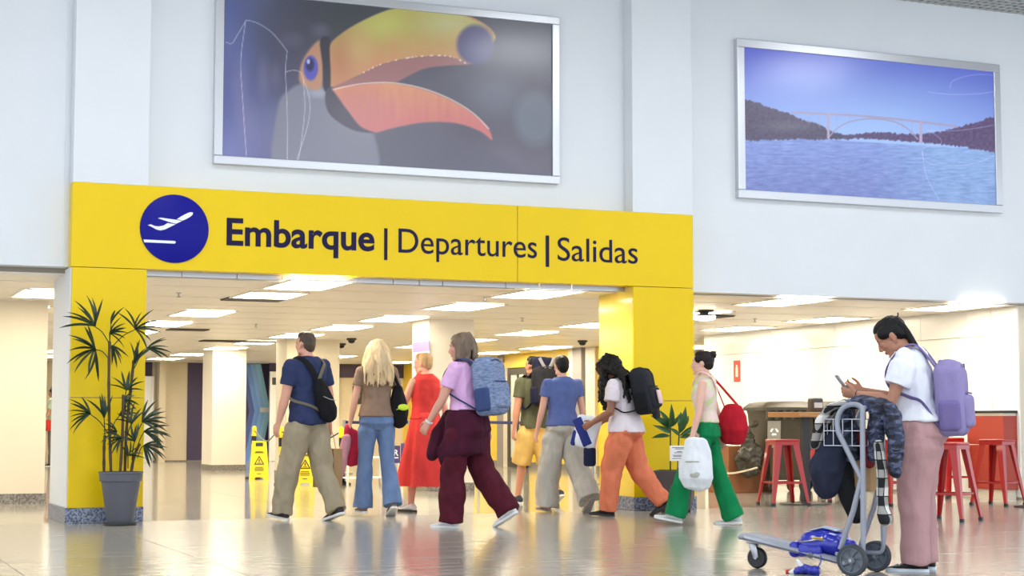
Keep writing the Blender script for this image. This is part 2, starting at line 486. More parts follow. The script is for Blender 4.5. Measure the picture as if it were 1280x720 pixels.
# ---- low ceiling with narrow slats, lit panels
b = MB(); b.box((-8, YW + .2, ZC + .015), (26, 46, ZC + .15)); ceiling = tag(b.build('ceiling', M_CEILGAP, smooth=False), kind='structure')
b = MB(); y = YW + .2; k = 0
while y < 45.7:
    x = -8 + (k * 1.7) % 3
    b.box((-8, y + .006, ZC), (x - .004, y + .294, ZC + .015))
    while x < 26:
        b.box((x + .004, y + .006, ZC + .0015 * ((k * 5 + int(x)) % 3)), (min(x + 3.0, 26) - .004, y + .294, ZC + .015)); x += 3.0
    y += .3; k += 1
tag(b.build('ceiling_slats', M_CEIL, ceiling, smooth=False), kind='stuff')
q = MB(); q.box((-.33, -.6, -.012), (.33, .6, .0)); fme = None
def panel_light(x, y, z, m, lx=.31, ly=.58, label=None, group=None):
    o = empty('ceiling_light', (x, y, z), 0, label, 'ceiling light', group)
    q = MB()
    for a, bb in (((-lx-.03, -ly-.03), (lx+.03, -ly)), ((-lx-.03, ly), (lx+.03, ly+.03)), ((-lx-.03, -ly), (-lx, ly)), ((lx, -ly), (lx+.03, ly))):
        q.box((a[0], a[1], -.014), (bb[0], bb[1], 0))
    f = q.mesh('frame', M_CEIL, smooth=False)
    q = MB(); q.box((-lx, -ly, -.010), (lx, ly, -.002))
    link('frame', f, o); link('diffuser', q.mesh('diffuser', m, smooth=False), o)
    return o
LX = {2.45: 'far left', 4.76: 'left', 7.44: 'centre', 10.62: 'right', 13.02: 'far right'}
nth = ['first', 'second', 'third', 'fourth', 'fifth', 'sixth', 'seventh', 'eighth', 'added ninth']
side = {-.2: 'leftmost', 2.45: 'second from left', 4.76: 'third from left', 7.44: 'middle', 10.62: 'third from right', 13.02: 'second from right', 15.6: 'added rightmost'}
rows = {-.2: (16.9, 19.1, 21.7, 24.2, 26.7, 29.2), 2.45: (19.0, 21.7, 24.2, 26.7, 29.2, 31.7, 34.2), 4.76: (16.75, 18.4, 21.7, 24.25, 26.8, 29.4, 31.9, 34.5, 37.4), 7.44: (16.95, 19.2, 21.85, 24.25, 26.8, 29.3, 31.8, 35.0, 37.6),
        10.62: (16.98, 19.25, 22.1, 24.6, 27.1, 29.6, 35.0, 37.6), 13.02: (16.9, 19.7, 22.1, 24.7, 29.3, 31.8, 35.0, 37.6), 15.6: (25.6, 28.0)}  # rightmost row and panels deepest in the hall are added to brighten it
for x, ys in rows.items():
    for i, y in enumerate(ys):
        panel_light(x, y, ZC, M_LAMP, label=f'lit rectangular ceiling panel, {nth[i]} from the white wall in the {side[x]} row', group='lit panels of the low ceiling')
for i, (x, y) in enumerate(((3.0, 12.6), (8.75, 12.1), (13.0, 12.4), (3.0, 7.5), (8.2, 7.0), (13.0, 7.0), (-2, 10))):
    panel_light(x, y, ZH, M_LAMPH, .6, .6, label=f'square lit panel in the tall hall ceiling, {nth[i]} of the hall panels', group='lit panels of the tall hall')
# tall hall ceiling: solid slab and an egg-crate grid near the right wall
b = MB(); b.box((-8, 2, ZH + .12), (26, YW + .2, ZH + .25)); b.box((-8, 2, ZH), (9.4, YW, ZH + .12)); b.box((16, 2, ZH), (26, YW, ZH + .12)); b.box((9.4, 2, ZH), (16, 13.4, ZH + .12))
hallc = tag(b.build('ceiling_hall', M_CEILH, smooth=False), kind='structure')
b = MB()
x = 9.42
while x < 15.98: b.box((x, 13.42, ZH), (x + .03, YW - .01, ZH + .06)); x += .11
y = 13.44
while y < YW - .02: b.box((9.42, y, ZH + .003), (15.98, y + .034, ZH + .06)); y += .11
tag(b.build('egg_crate_grid', mat('grey grid', (186, 188, 186), .5), hallc, smooth=False), kind='stuff')

# ---- walls of the departures area
def struct(name, boxes, m, bevel=0):
    q = MB()
    for lo, hi in boxes: q.box(lo, hi)
    return tag(q.build(name, m, smooth=False, bevel=bevel), kind='structure')
XB = fl(55, 629).x; YB = fl(55, 629).y
struct('wall_left', [((-8, YB, .11), (XB, YB + 2.2, ZC + .02))], M_CREAM)
struct('baseboard_left', [((-8, YB - .012, 0), (XB + .02, YB + 2.2, .115))], M_GRANG)
struct('wall_far_left', [((-8, 36, 0), (4.3, 36.2, ZC + .02))], M_WARM)
YF = 40.3
struct('wall_far', [((-8, YF, 0), (24, YF + .2, ZC + .02))], M_CREAM)
def plate(name, x0, y0, x1, y1, Y, m, th=.04, parent=None, kind='structure', bot=None):
    a, c = wl(x0, y1, Y), wl(x1, y0, Y)
    q = MB(); q.box((a.x, Y - th, a.z if bot is None else bot), (c.x, Y, c.z))
    o = q.build(name, m, parent, smooth=False)
    if kind: tag(o, kind=kind)
    return o
zt = 452
plate('trim_4', 233, zt, 336, 577, YF, M_PURP, .03, bot=0)
plate('trim_5', 176, zt, 190, 470, YF, M_PURP, .05)
plate('trim_6', 336, zt, 600, 471, YF - .6, M_PURP, .05)
plate('baseboard_far', 176, 572, 600, 577, YF, M_GRANG, .06, bot=0)
struct('wall_queue', [((wl(424, 500, YF - .6).x, YF - .6, 0), (16, YF - .45, ZC))], M_CREAM)
struct('trim_7', [((wl(196, 500, YF-.2).x, YF - .5, 0), (wl(204, 500, YF-.2).x, YF, ZC))], M_CREAM)
# chevron mural of pale blue bands on the purple wall
mural = empty('chevron_mural', wl(322, 577, YF - .05), 0, 'blue chevron bands painted on the purple far wall beside the white door', 'mural')
mo = V(mural.location)
blues = [(66, 84, 150), (98, 138, 204), (120, 164, 224), (136, 186, 238)]
for i, bc in enumerate(blues):
    x0 = 304 + i * 6.3
    pts = [(x0 - 4, 455), (x0 + 3, 455), (x0 + 14.5, 514), (x0 + 2, 577), (x0 - 6, 577), (x0 + 7.5, 514)]
    q = MB(); q.prism([((wl(a, c, YF - .04) - mo).x, (wl(a, c, YF - .04) - mo).z) for a, c in pts], .012, lambda p: V((p.x, p.y - .004 * i - .01, p.z)))
    q.build('chevron_band', mat('mural blue %d' % i, tuple(min(255, int(c_ * 1.12 + 14)) for c_ in bc), .5), mural, smooth=False)
q = MB()
a, c = wl(325, 515.5, YF - .06), wl(337, 509.5, YF - .06); q.box((a.x, YF - .075, a.z), (c.x, YF - .06, c.z))
tag(q.build('trim_8', M_WHITE, smooth=False), kind='structure')
# doors
def door(name, x0, y0, x1, y1, Y, m, sgn=True):
    a, c = wl(x0, y1, Y), wl(x1, y0, Y); w_ = c.x - a.x; h_ = c.z
    o = empty(name, (a.x, Y, 0), 0, kind='structure')
    q = MB(); q.box((0, -.06, 0), (w_, 0, h_)); q.build('door_leaf', m, o, smooth=False, bevel=.01)
    q = MB(); q.box((-.05, -.08, 0), (0, .0, h_ + .05)); q.box((w_, -.08, 0), (w_ + .05, 0, h_ + .05)); q.box((0, -.08, h_), (w_, 0, h_ + .05)); q.build('door_frame', M_WHITE, o, smooth=False)
    q = MB(); q.lathe([(.022, 0), (.03, .02), (.03, .05), (.002, .055)], 12, (.12, -.062, 1.0), Matrix.Rotation(R(90), 3, 'X')); q.build('door_handle', M_STEEL, o)
    return o
d1 = door('door_1', 338, 468, 420, 577, YF - .7, M_WHITE)
a, c = wl(340, 481, YF - .77), wl(349, 472, YF - .77)
q = MB(); q.box((a.x - d1.location.x, -.07, a.z), (c.x - d1.location.x, -.06, c.z)); q.build('door_sign', M_DGREY, d1, smooth=False)
door('door_2', 170, 473, 189, 577, YF - .2, M_WHITE)
# columns
def column(name, x0f, x1f, Y, xs, base=True, m=M_WARM):
    xa, xb = wl(x0f, 500, Y).x, wl(x1f, 500, Y).x
    dep = max(.4, wx(xs, 500, xa).y - Y) if xs else .7
    return struct(name, [((xa, Y, .1), (xb, Y + dep, ZC + .02))], m), struct('baseboard_' + name.split('_', 1)[1], [((xa - .012, Y - .012, 0), (xb + .012, Y + dep + .012, .11))], M_GRANG), xa, xb, dep
column('trim_column_left', 265.5, 307.5, 32.5, 253)
_, _, cxa, cxb, cdep = column('trim_column_centre', 536, 592, 21.75, 515)
column('trim_column_queue', 358, 424, fl(400, 424.5, ZC).y, None, m=M_CREAM)
# poster on the left face of the centre column
po = empty('notice_poster', (cxa - .006, wx(527, 480, cxa).y, 0), 0, 'tall pale lilac notice poster on the left face of the central white column', 'poster')
q = MB(); q.box((-.004, -.33, .55), (.004, .33, 2.06)); q.build('poster_sheet', mat('lilac poster', (196, 190, 214), .4), po, smooth=False)
q = MB(); q.box((-.008, -.33, 1.92), (-.004, .33, 2.06)); q.build('poster_header', mat('lilac header', (120, 108, 176), .4), po, smooth=False)
# glossy white wall on the right, separate cladding panels
XW = 13.7; YE = fl(903, 420.6, ZC).y
ww = struct('wall_right', [((XW + .02, YW + .2, 0), (XW + .3, YE, ZC + .02))], M_CREAM)
ys = [YW + .2, wx(1240, 480, XW).y, wx(1209, 480, XW).y, wx(1152, 480, XW).y, wx(1045, 480, XW).y, wx(965, 480, XW).y, YE]
for a, c in zip(ys[:-1], ys[1:]):
    q = MB(); q.box((XW, a + .004, .03), (XW + .02, c - .004, 2.02)); q.build('wall_panel', M_GLOSSW, ww, smooth=False, bevel=.003)
    q = MB(); q.box((XW, a + .004, 2.028), (XW + .02, c - .004, ZC)); q.build('wall_panel', M_GLOSSW, ww, smooth=False, bevel=.003)
struct('wall_recess', [((XW, 29.5, 0), (24, 29.7, ZC + .02))], M_CREAM)
struct('trim_9', [((XW + .3, YE - .15, 0), (24, YE, ZC + .02))], M_CREAM)
# yellow wall with the dark framed glass door
YY0 = 26.6
struct('wall_yellow', [((XW + .08, YY0, 0), (XW + .3, YF, ZC + .02))], M_YELW)
struct('baseboard_yellow', [((XW + .06, YY0, 0), (XW + .08, YF, .12))], M_GRANG)
def wplate(name, x0, x1, z0, z1, m, th=.03):
    y0, y1 = wx(x1, 520, XW).y, wx(x0, 520, XW).y
    q = MB(); q.box((XW + .08 - th, y0, z0), (XW + .08, y1, z1)); return tag(q.build(name, m, smooth=False), kind='structure')
M_GREYP = mat('grey wall strip', (150, 144, 140), .5)
wplate('trim_10', 618.5, 626, 0, ZC, M_GREYP); wplate('trim_11', 718, 729, 0, ZC, M_GREYP, .12); wplate('trim_12', 627, 660, 2.08, ZC - .16, M_YELW, .05)
wplate('trim_13', 627, 632.5, 0, 2.1, M_CREAM, .04); wplate('trim_14', 730, 742, 0, ZC, M_CREAM, .05)
yd0, yd1 = wx(657, 520, XW).y, wx(633.5, 520, XW).y
gd = empty('door_3', (XW + .04, yd0, 0), 0, kind='structure')
q = MB(); wd = yd1 - yd0
for lo, hi in (((-.03, 0, 0), (.03, .14, 2.06)), ((-.03, wd - .14, 0), (.03, wd, 2.06)), ((-.03, .14, 1.93), (.03, wd - .14, 2.06)), ((-.03, .14, 0), (.03, wd - .14, .2)), ((-.03, wd * .42, .2), (.03, wd * .5, 1.93))): q.box(lo, hi)
q.build('door_frame', mat('dark bronze frame', (58, 54, 44), .4), gd, smooth=False, bevel=.006)
gm = mat('pale door glass', (214, 216, 204), .08, spec=.8)
for y0, y1 in ((.14, wd * .42), (wd * .5, wd - .14)):
    q = MB(); q.box((-.008, y0, .2), (.008, y1, 1.93)); q.build('glass_pane', gm, gd, smooth=False)

# ================================================================== PICTURES
def picture(name, label, outer, Y, fr, paint, lines=None, nu=400):
    (x0, x1, z0, z1) = outer; dep = .075; yb = YW
    o = empty(name, ((x0 + x1) / 2, Y, z0), 0, label, 'picture'); O = V(o.location)
    q = MB()
    for lo, hi in (((x0, Y, z0), (x1, yb, z0 + fr)), ((x0, Y, z1 - fr), (x1, yb, z1)), ((x0, Y, z0 + fr), (x0 + fr, yb, z1 - fr)), ((x1 - fr, Y, z0 + fr), (x1, yb, z1 - fr))):
        q.box(V(lo) - O, V(hi) - O)
    q.build('frame', M_ALU, o, smooth=False, bevel=.006)
    xa, xb, za, zb_ = x0 + fr, x1 - fr, z0 + fr, z1 - fr
    nv = int(nu * (zb_ - za) / (xb - xa))
    us, vs = np.linspace(xa, xb, nu + 1), np.linspace(za, zb_, nv + 1)
    X, Z = np.meshgrid(us, vs); yy = Y + .02
    me = bpy.data.meshes.new('print')
    verts = np.stack([X.ravel() - O.x, np.full(X.size, yy - O.y), Z.ravel() - O.z], 1)
    i = np.arange(nu * nv); r_, c_ = i // nu, i % nu; a = r_ * (nu + 1) + c_
    quads = np.stack([a, a + 1, a + nu + 2, a + nu + 1], 1)
    me.vertices.add(len(verts)); me.vertices.foreach_set('co', verts.ravel())
    me.loops.add(quads.size); me.loops.foreach_set('vertex_index', quads.ravel())
    me.polygons.add(len(quads)); me.polygons.foreach_set('loop_start', np.arange(len(quads)) * 4)
    me.update(); me.validate()
    # photograph coordinates of every point of the print
    f, r, u = np.array(_f), np.array(_r), np.array(_u)
    P = np.stack([X.ravel(), np.full(X.size, yy), Z.ravel()], 1) - np.array(EYE)
    zz = P @ f; px = 640 + FPX * (P @ r) / zz; py = 360 - FPX * (P @ u) / zz
    colr = paint(px, py)
    at = me.color_attributes.new('Col', 'FLOAT_COLOR', 'POINT')
    c = np.clip(colr / 255, 0, 1); c = np.where(c <= .04045, c / 12.92, ((c + .055) / 1.055) ** 2.4)
    at.data.foreach_set('color', np.concatenate([c, np.ones((len(c), 1))], 1).astype(np.float32).ravel())
    me.materials.append(M_PRINT); link('print', me, o)
    return o
M_PRINT = attr_mat('glossy printed vinyl', .34, .6); M_PRINT.node_tree.nodes['Principled BSDF'].inputs['Coat Roughness'].default_value = .19
def sdist(px, py, poly, closed=True):
    d = np.full(px.shape, 1e9); ins = np.zeros(px.shape, bool); n = len(poly)
    for i in range(n if closed else n - 1):
        (x0, y0), (x1, y1) = poly[i], poly[(i + 1) % n]
        ex, ey = x1 - x0, y1 - y0; L = ex * ex + ey * ey + 1e-9
        t = np.clip(((px - x0) * ex + (py - y0) * ey) / L, 0, 1)
        d = np.minimum(d, np.hypot(px - x0 - t * ex, py - y0 - t * ey))
        if closed:
            c = ((y0 > py) != (y1 > py)) & (px < (x1 - x0) * (py - y0) / (y1 - y0 + 1e-12) + x0); ins ^= c
    return np.where(ins, -d, d) if closed else d
def over(base, mask, col):
    col = np.asarray(col, float)
    return base + (col - base) * np.clip(mask, 0, 1)[:, None]
def pm(px, py, poly, soft=1.0, sm=4): return np.clip(.5 - sdist(px, py, smooth_poly(poly, sm) if sm else poly) / (2 * soft), 0, 1)
def em(px, py, cx, cy, rx, ry, soft=.2): return np.clip((1 + soft - np.hypot((px - cx) / rx, (py - cy) / ry)) / (2 * soft), 0, 1)
def ln(px, py, pts, wdt=.7, k=6):
    q = [(p.x, p.y) for p in catmull([(a, bb, 0) for a, bb in pts], k)] if k else pts
    return np.clip(wdt + .5 - sdist(px, py, q, False), 0, 1)
def vnoise(px, py, sx, sy, seed=0):
    return np.array([noise.noise(V((a / sx, b_ / sy, seed))) for a, b_ in zip(px, py)])
def lerp(a, b_, t): return np.asarray(a, float)[None, :] + (np.asarray(b_, float) - np.asarray(a, float))[None, :] * np.clip(t, 0, 1)[:, None]
def paint_toucan(px, py):
    n = vnoise(px, py, 60, 50, 1.3)
    c = lerp((74, 84, 140), (64, 64, 76), (px - 290) / 130)
    c = c + (lerp((0, 0, 0), (26, 20, 24), (py - 60) / 130)) + n[:, None] * 12
    c = over(c, em(px, py, 430, 20, 80, 45, .7) * .75, (44, 50, 52))
    c = over(c, em(px, py, 630, 20, 60, 40, .8) * .5, (70, 68, 78))
    for cx, cy, rx, ry, k in ((300, 110, 9, 30, .3), (330, 95, 7, 22, .35), (345, 93, 6, 14, .35), (365, 50, 12, 8, .4), (400, 38, 10, 8, .4), (308, 150, 12, 22, .3)):
        c = over(c, em(px, py, cx, cy, rx, ry, .6) * k, (140, 132, 168))
    c = over(c, em(px, py, 365, 60, 38, 60, .5) * .5, (58, 52, 68))
    c = over(c, pm(px, py, [(466, 165), (520, 158), (560, 168), (610, 185), (650, 230), (480, 230), (462, 195)], 6) * .7, (84, 82, 98))
    c = over(c, pm(px, py, [(348, 230), (346, 140), (362, 112), (388, 102), (406, 112), (415, 142), (445, 163), (468, 170), (464, 230)], 2.5), (124, 124, 138))
    c = over(c, em(px, py, 398, 116, 13, 6, .6) * .7, (170, 172, 190))
    c = over(c, pm(px, py, [(374, 92), (380, 72), (396, 52), (404, 56), (403, 106), (390, 112), (376, 104)], 2), (192, 136, 100))
    c = over(c, em(px, py, 388.5, 85, 9, 15.5, .12), (74, 74, 178))
    c = over(c, em(px, py, 387.5, 81, 5, 8, .3), (24, 24, 70)); c = over(c, em(px, py, 385.5, 77, 2, 3, .4), (190, 196, 240))
    c = over(c, em(px, py, 670, 148, 26, 33, .25) * .6, (116, 128, 138)); c = over(c, em(px, py, 620, 118, 30, 22, .6) * .5, (112, 116, 132))
    # upper bill
    ub = [(412, 108), (411, 62), (424, 44), (455, 25), (495, 10), (540, 11), (580, 18), (606, 30), (619, 44), (614, 56), (590, 80), (560, 71), (520, 72), (480, 80), (445, 96)]
    m = pm(px, py, ub, 1.2)
    bc = lerp((186, 172, 80), (212, 142, 92), (py - 30 + vnoise(px, py, 9, 60, 5) * 14) / 52)
    bc = over(bc, em(px, py, 430, 70, 20, 34, .8) * .55, (176, 112, 72)); bc = over(bc, em(px, py, 480, 30, 22, 14, .8) * .6, (206, 210, 96))
    bc = over(bc, em(px, py, 560, 28, 30, 14, .8) * .6, (205, 205, 150)); bc = over(bc, em(px, py, 448, 62, 14, 22, .8) * .4, (216, 196, 120))
    bc = over(bc, np.clip(1 - (sdist(px, py, [(540, 8), (580, 16), (606, 28), (619, 42)], False)) / 5, 0, 1) * .8, (196, 110, 80))
    c = c + (bc - c) * m[:, None]
    c = over(c, em(px, py, 594, 56, 23, 25, .12), (74, 70, 110)); c = over(c, em(px, py, 600, 62, 14, 14, .7) * .5, (104, 100, 140))
    c = over(c, pm(px, py, [(414, 111), (445, 96), (480, 80), (520, 72), (560, 71), (586, 80), (560, 82), (530, 86), (505, 98), (490, 104), (450, 106)], 1.2), (158, 102, 98))
    c = over(c, ln(px, py, [(450, 93), (480, 79), (520, 71), (560, 70), (582, 79)], .8) * np.clip(vnoise(px, py, 3, 30, 2) * 3, 0, 1), (240, 225, 215))
    lb = [(415, 113), (450, 106), (490, 104), (530, 112), (565, 126), (592, 143), (610, 160), (615, 175), (600, 164), (570, 154), (530, 153), (492, 160), (466, 166), (450, 158), (434, 138)]
    bc = lerp((226, 146, 100), (212, 112, 106), (py - 108) / 45 + vnoise(px, py, 6, 40, 8) * .35)
    bc = over(bc, em(px, py, 450, 140, 34, 34, .5) * .6, (200, 112, 104))
    c = c + (bc - c) * pm(px, py, lb, 1.2)[:, None]
    c = over(c, ln(px, py, [(416, 112), (450, 105), (490, 103.5), (530, 111), (565, 125), (592, 142), (611, 161)], .8) * .8, (246, 214, 196))
    c = over(c, pm(px, py, [(400, 50), (411, 46), (412, 62), (413, 108), (405, 112), (403, 80)], 1.2), (40, 36, 48))
    c = over(c, pm(px, py, [(408, 112), (416, 113), (434, 138), (450, 158), (468, 166), (440, 162), (415, 146), (407, 130)], 1.2), (66, 60, 76))
    for L in ([(283, 53), (290, 54), (296, 45), (308, 25)], [(308, 25), (322, 29), (338, 39), (350, 52), (359, 64)], [(359, 64), (357, 90), (359, 140), (359, 200)], [(307, 27), (301, 75), (303, 120), (308, 195)], [(357, 90), (366, 88), (375, 90), (379, 98), (387, 125), (385, 155), (371, 200)], [(379, 98), (381, 135), (377, 175), (373, 200)]):
        c = over(c, ln(px, py, L, .35) * .8, (222, 220, 232))
    return c * .88 + np.array([150, 148, 166]) * .12 + 6
def paint_bridge(px, py):
    hor = 168 + (px - 935) * (20 / 312)
    t = (py - (58 + (px - 935) * .11)) / 110
    c = lerp((74, 84, 186), (150, 178, 232), t)
    c = over(c, em(px, py, 1110, 150, 120, 60, .9) * .5, (172, 206, 240))
    nz = vnoise(px, py, 16, 2.4, 4) + .6 * vnoise(px, py, 6, 1.4, 9)
    wt = lerp((128, 146, 206), (100, 112, 172), (py - hor) / 80)
    wt = over(wt, np.clip((px - 1090) / 90, 0, 1) * .5, (136, 178, 214)) + nz[:, None] * np.array([20, 20, 16])
    c = c + (wt - c) * np.clip(py - hor + .5, 0, 1)[:, None]
    hn = vnoise(px, py, 4, 3, 6)[:, None] * 14
    m = pm(px, py + vnoise(px, py, 3, 9, 3) * 2, [(920, 126), (945, 128), (960, 134), (985, 141), (1005, 151), (1020, 154), (1040, 164), (1062, 170), (1062, 174), (990, 174), (920, 172)], .8, 3)
    c = c + ((np.array([74, 66, 92]) + hn) - c) * m[:, None]
    c = over(c, em(px, py, 985, 158, 30, 6, .7) * .4, (120, 118, 128))
    m = pm(px, py + vnoise(px, py, 3, 9, 7) * 2, [(1060, 169), (1100, 165), (1130, 168), (1165, 166), (1190, 161), (1212, 155), (1228, 151), (1236, 147), (1262, 152), (1262, 190), (1200, 183), (1140, 177), (1060, 172)], .8, 3)
    c = c + ((np.array([84, 66, 104]) + hn) - c) * m[:, None]
    br = (150, 142, 176)
    for x0, ya, yb_ in ((1012, 142, 155), (1024, 143, 160), (1046, 144, 158), (1062, 145, 152), (1128, 152, 160), (1140, 153, 166), (1162, 156, 170), (1175, 157, 166)):
        c = over(c, ln(px, py, [(x0, ya), (x0, yb_)], .25, 0) * .7, br)
    c = over(c, ln(px, py, [(1036.5, 171), (1046, 161), (1060, 153), (1080, 149), (1100, 149), (1120, 153), (1136, 162), (1147, 174)], .8), br)
    c = over(c, ln(px, py, [(990, 140.5), (1035, 142.5), (1085, 145.5), (1140, 151), (1196, 158)], 1.3), (158, 148, 182))
    c = over(c, ln(px, py, [(1035.5, 143), (1035.5, 172)], 1.6, 0), (172, 160, 186)); c = over(c, ln(px, py, [(1151, 153), (1151, 177)], 1.9, 0), (172, 160, 190))
    for L in ([(1188, 110), (1190, 102), (1205, 96), (1225, 93), (1250, 95)], [(1160, 115), (1190, 118), (1225, 117), (1250, 113)], [(1160, 163), (1174, 172), (1176, 180), (1162, 182), (1153, 188), (1156, 200), (1172, 207), (1200, 207), (1225, 202), (1250, 191)], [(1153, 190), (1158, 220), (1174, 250)], [(1160, 163), (1200, 163), (1250, 155)]):
        c = over(c, ln(px, py, L, .3) * .55, (216, 212, 240))
    return c * 1.06 + 10
Yp = YW - .075
a, c, e = wl(267.4, 204.4, Yp), wl(700, 21.4, Yp), wl(700, 230, Yp)
picture('wall_picture', 'large framed print of a toucan bill above the yellow gateway', (a.x, e.x, (a.z + e.z) / 2, c.z), Yp, .085, paint_toucan)
a, c, e = wl(921.9, 45.7, Yp), wl(1250, 82.5, Yp), wl(1254.5, 267, Yp); f_ = wl(923, 246.4, Yp)
picture('wall_picture', 'framed print of an arched bridge over a blue river on the right wall', ((a.x + f_.x) / 2, (c.x + e.x) / 2, (f_.z + e.z) / 2, (a.z + c.z) / 2), Yp, .095, paint_bridge)
# ================================================================== PEOPLE
M_SKIN = attr_mat('skin', .5, sss=.0)
M_EYEW = mat('eye white', (206, 198, 192), .4)
M_IRIS = mat('dark iris', (40, 26, 18), .15)
def hair_mat(name, rgb, var=.35): return mat(name, rgb, .45, var=var, vscale=22, bump=.6, bscale=70, stretch=(1, 1, .12), spec=.25)
def dirv(f, o, sd): return V((sd * sin(R(o)), cos(R(o)) * sin(R(f)), -cos(R(o)) * cos(R(f))))
def rotx(a): return Matrix.Rotation(a, 3, 'X')

class Sk:
    """skeleton in local metres: facing +Y, own right = +X, soles on z=0"""
    def __init__(s, H=1.7, fem=True, lean=3, head=(5, 0, 0), L=(0, 2, 0, 0, 0), Rr=(0, 2, 0, 0, 0), aL=(0, 8, 5, 4), aR=(0, 8, 5, 4), wide=1.0, hip=1.0, voxel=.0065, hand=(25, 25), deep=1.0, arm=1.0, hs=1.0, neckf=.45, legf=1.0):
        s.deep, s.armf, s.hs = deep, arm, hs
        s.H = H; s.k = k = H / (.95 * legf + .805); s.fem = fem; s.lean = R(lean); s.wide = wide; s.hipw = hip; s.voxel = voxel; s.hand_curl = hand
        s.sw = (.165 if fem else .19) * k * wide
        s.root = V((0, 0, .95 * k * legf))
        def build(root):
            s.hips, s.knees, s.ank, s.foot = {}, {}, {}, {}
            for sd, p in ((-1, L), (1, Rr)):
                h = root + V((sd * .088 * k * hip, 0, -.045 * k)); kn = h + dirv(p[0], p[1], sd) * (.425 * k * legf); an = kn + dirv(p[2], p[1] * .6, sd) * (.42 * k * legf)
                yaw = R(p[4]) * -sd; M = Matrix.Rotation(yaw, 3, 'Z') @ rotx(-R(p[3]))
                s.hips[sd], s.knees[sd], s.ank[sd], s.foot[sd] = h, kn, an, M
        build(s.root)
        low = min((s.ank[sd] + s.foot[sd] @ V((0, y, -.085 * k))).z for sd in (-1, 1) for y in (-.06 * k, .17 * k))
        s.root = s.root - V((0, 0, low)); build(s.root)
        s.aL, s.aR = aL, aR
        s.sh, s.el, s.wr, s.hd = {}, {}, {}, {}
        for sd, p in ((-1, aL), (1, aR)):
            sh = s.T(sd * s.sw, -.005 * k, .475 * k)
            el = sh + dirv(p[0], p[1], sd) * (.295 * k); d2 = dirv(p[2], p[3], sd); wr = el + d2 * (.25 * k)
            s.sh[sd], s.el[sd], s.wr[sd], s.hd[sd] = sh, el, wr, d2
        # head
        s.nb = s.T(0, -.012 * k, .555 * k)
        hp, hy, hr = [R(a) for a in head]
        s.HM = Matrix.Rotation(hy, 3, 'Z') @ rotx(-hp) @ Matrix.Rotation(hr, 3, 'Y')
        nd = (V((0, sin(s.lean * .9 + hp * neckf + .1), cos(s.lean * .9 + hp * neckf + .1)))).normalized()
        s.skull0 = s.nb + nd * (.075 * k)               # top of the neck
        s.hc = s.skull0 + s.HM @ V((0, .022 * k * hs, .055 * k * hs))
        s.top = (s.hc + s.HM @ V((0, 0, .118 * k))).z
    def spine(s, z):
        """point and lean angle at height z above the hips"""
        k = s.k; n = 12; p = V((0, 0, min(z, 0))); a = 0
        if z > 0:
            for i in range(n):
                t = (i + .5) / n * z; a = s.lean * min(1, max(0, t / (.42 * k)))
                p = p + V((0, sin(a), cos(a))) * (z / n)
            a = s.lean * min(1, z / (.42 * k))
        return s.root + p, a
    def T(s, x, y, z):
        p, a = s.spine(z); return p + V((x, 0, 0)) + V((0, cos(a), -sin(a))) * y
    def ring(s, z, rx, ry, yo=0, n=20, sq=.8):
        out = []
        for j in range(n):
            t = 2 * pi * j / n; c, d = cos(t), sin(t)
            out.append(s.T(rx * math.copysign(abs(c) ** sq, c), yo + ry * math.copysign(abs(d) ** sq, d), z))
        return out
    def h(s, x, y, z): return s.hc + s.HM @ (V((x, y, z)) * s.k * s.hs)

M_SECT = [(-.11, .105, .085, -.005), (-.05, .160, .108, -.012), (.03, .160, .108, -.008), (.11, .150, .100, 0), (.20, .148, .098, .004), (.30, .162, .108, .004), (.39, .178, .114, 0), (.46, .180, .105, -.006), (.515, .150, .085, -.012), (.55, .085, .066, -.014), (.575, .058, .058, -.012)]
F_SECT = [(-.11, .110, .090, -.008), (-.05, .172, .118, -.018), (.03, .166, .112, -.012), (.11, .138, .096, 0), (.20, .124, .088, .004), (.30, .138, .100, .008), (.38, .150, .112, .008), (.45, .152, .098, -.002), (.515, .128, .078, -.012), (.55, .072, .058, -.014), (.575, .050, .052, -.012)]
def sections(s): return F_SECT if s.fem else M_SECT
def sect_at(s, z):
    S = sections(s); k = s.k; z = z / k
    for a, b_ in zip(S[:-1], S[1:]):
        if z <= b_[0] or b_ is S[-1]:
            t = min(1, max(0, (z - a[0]) / (b_[0] - a[0])))
            v = [x + (y - x) * t for x, y in zip(a, b_)]
            hw = s.hipw if z < .1 else s.wide
            return v[1] * k * hw, v[2] * k * s.deep * (s.hipw if z < .1 else 1), v[3] * k

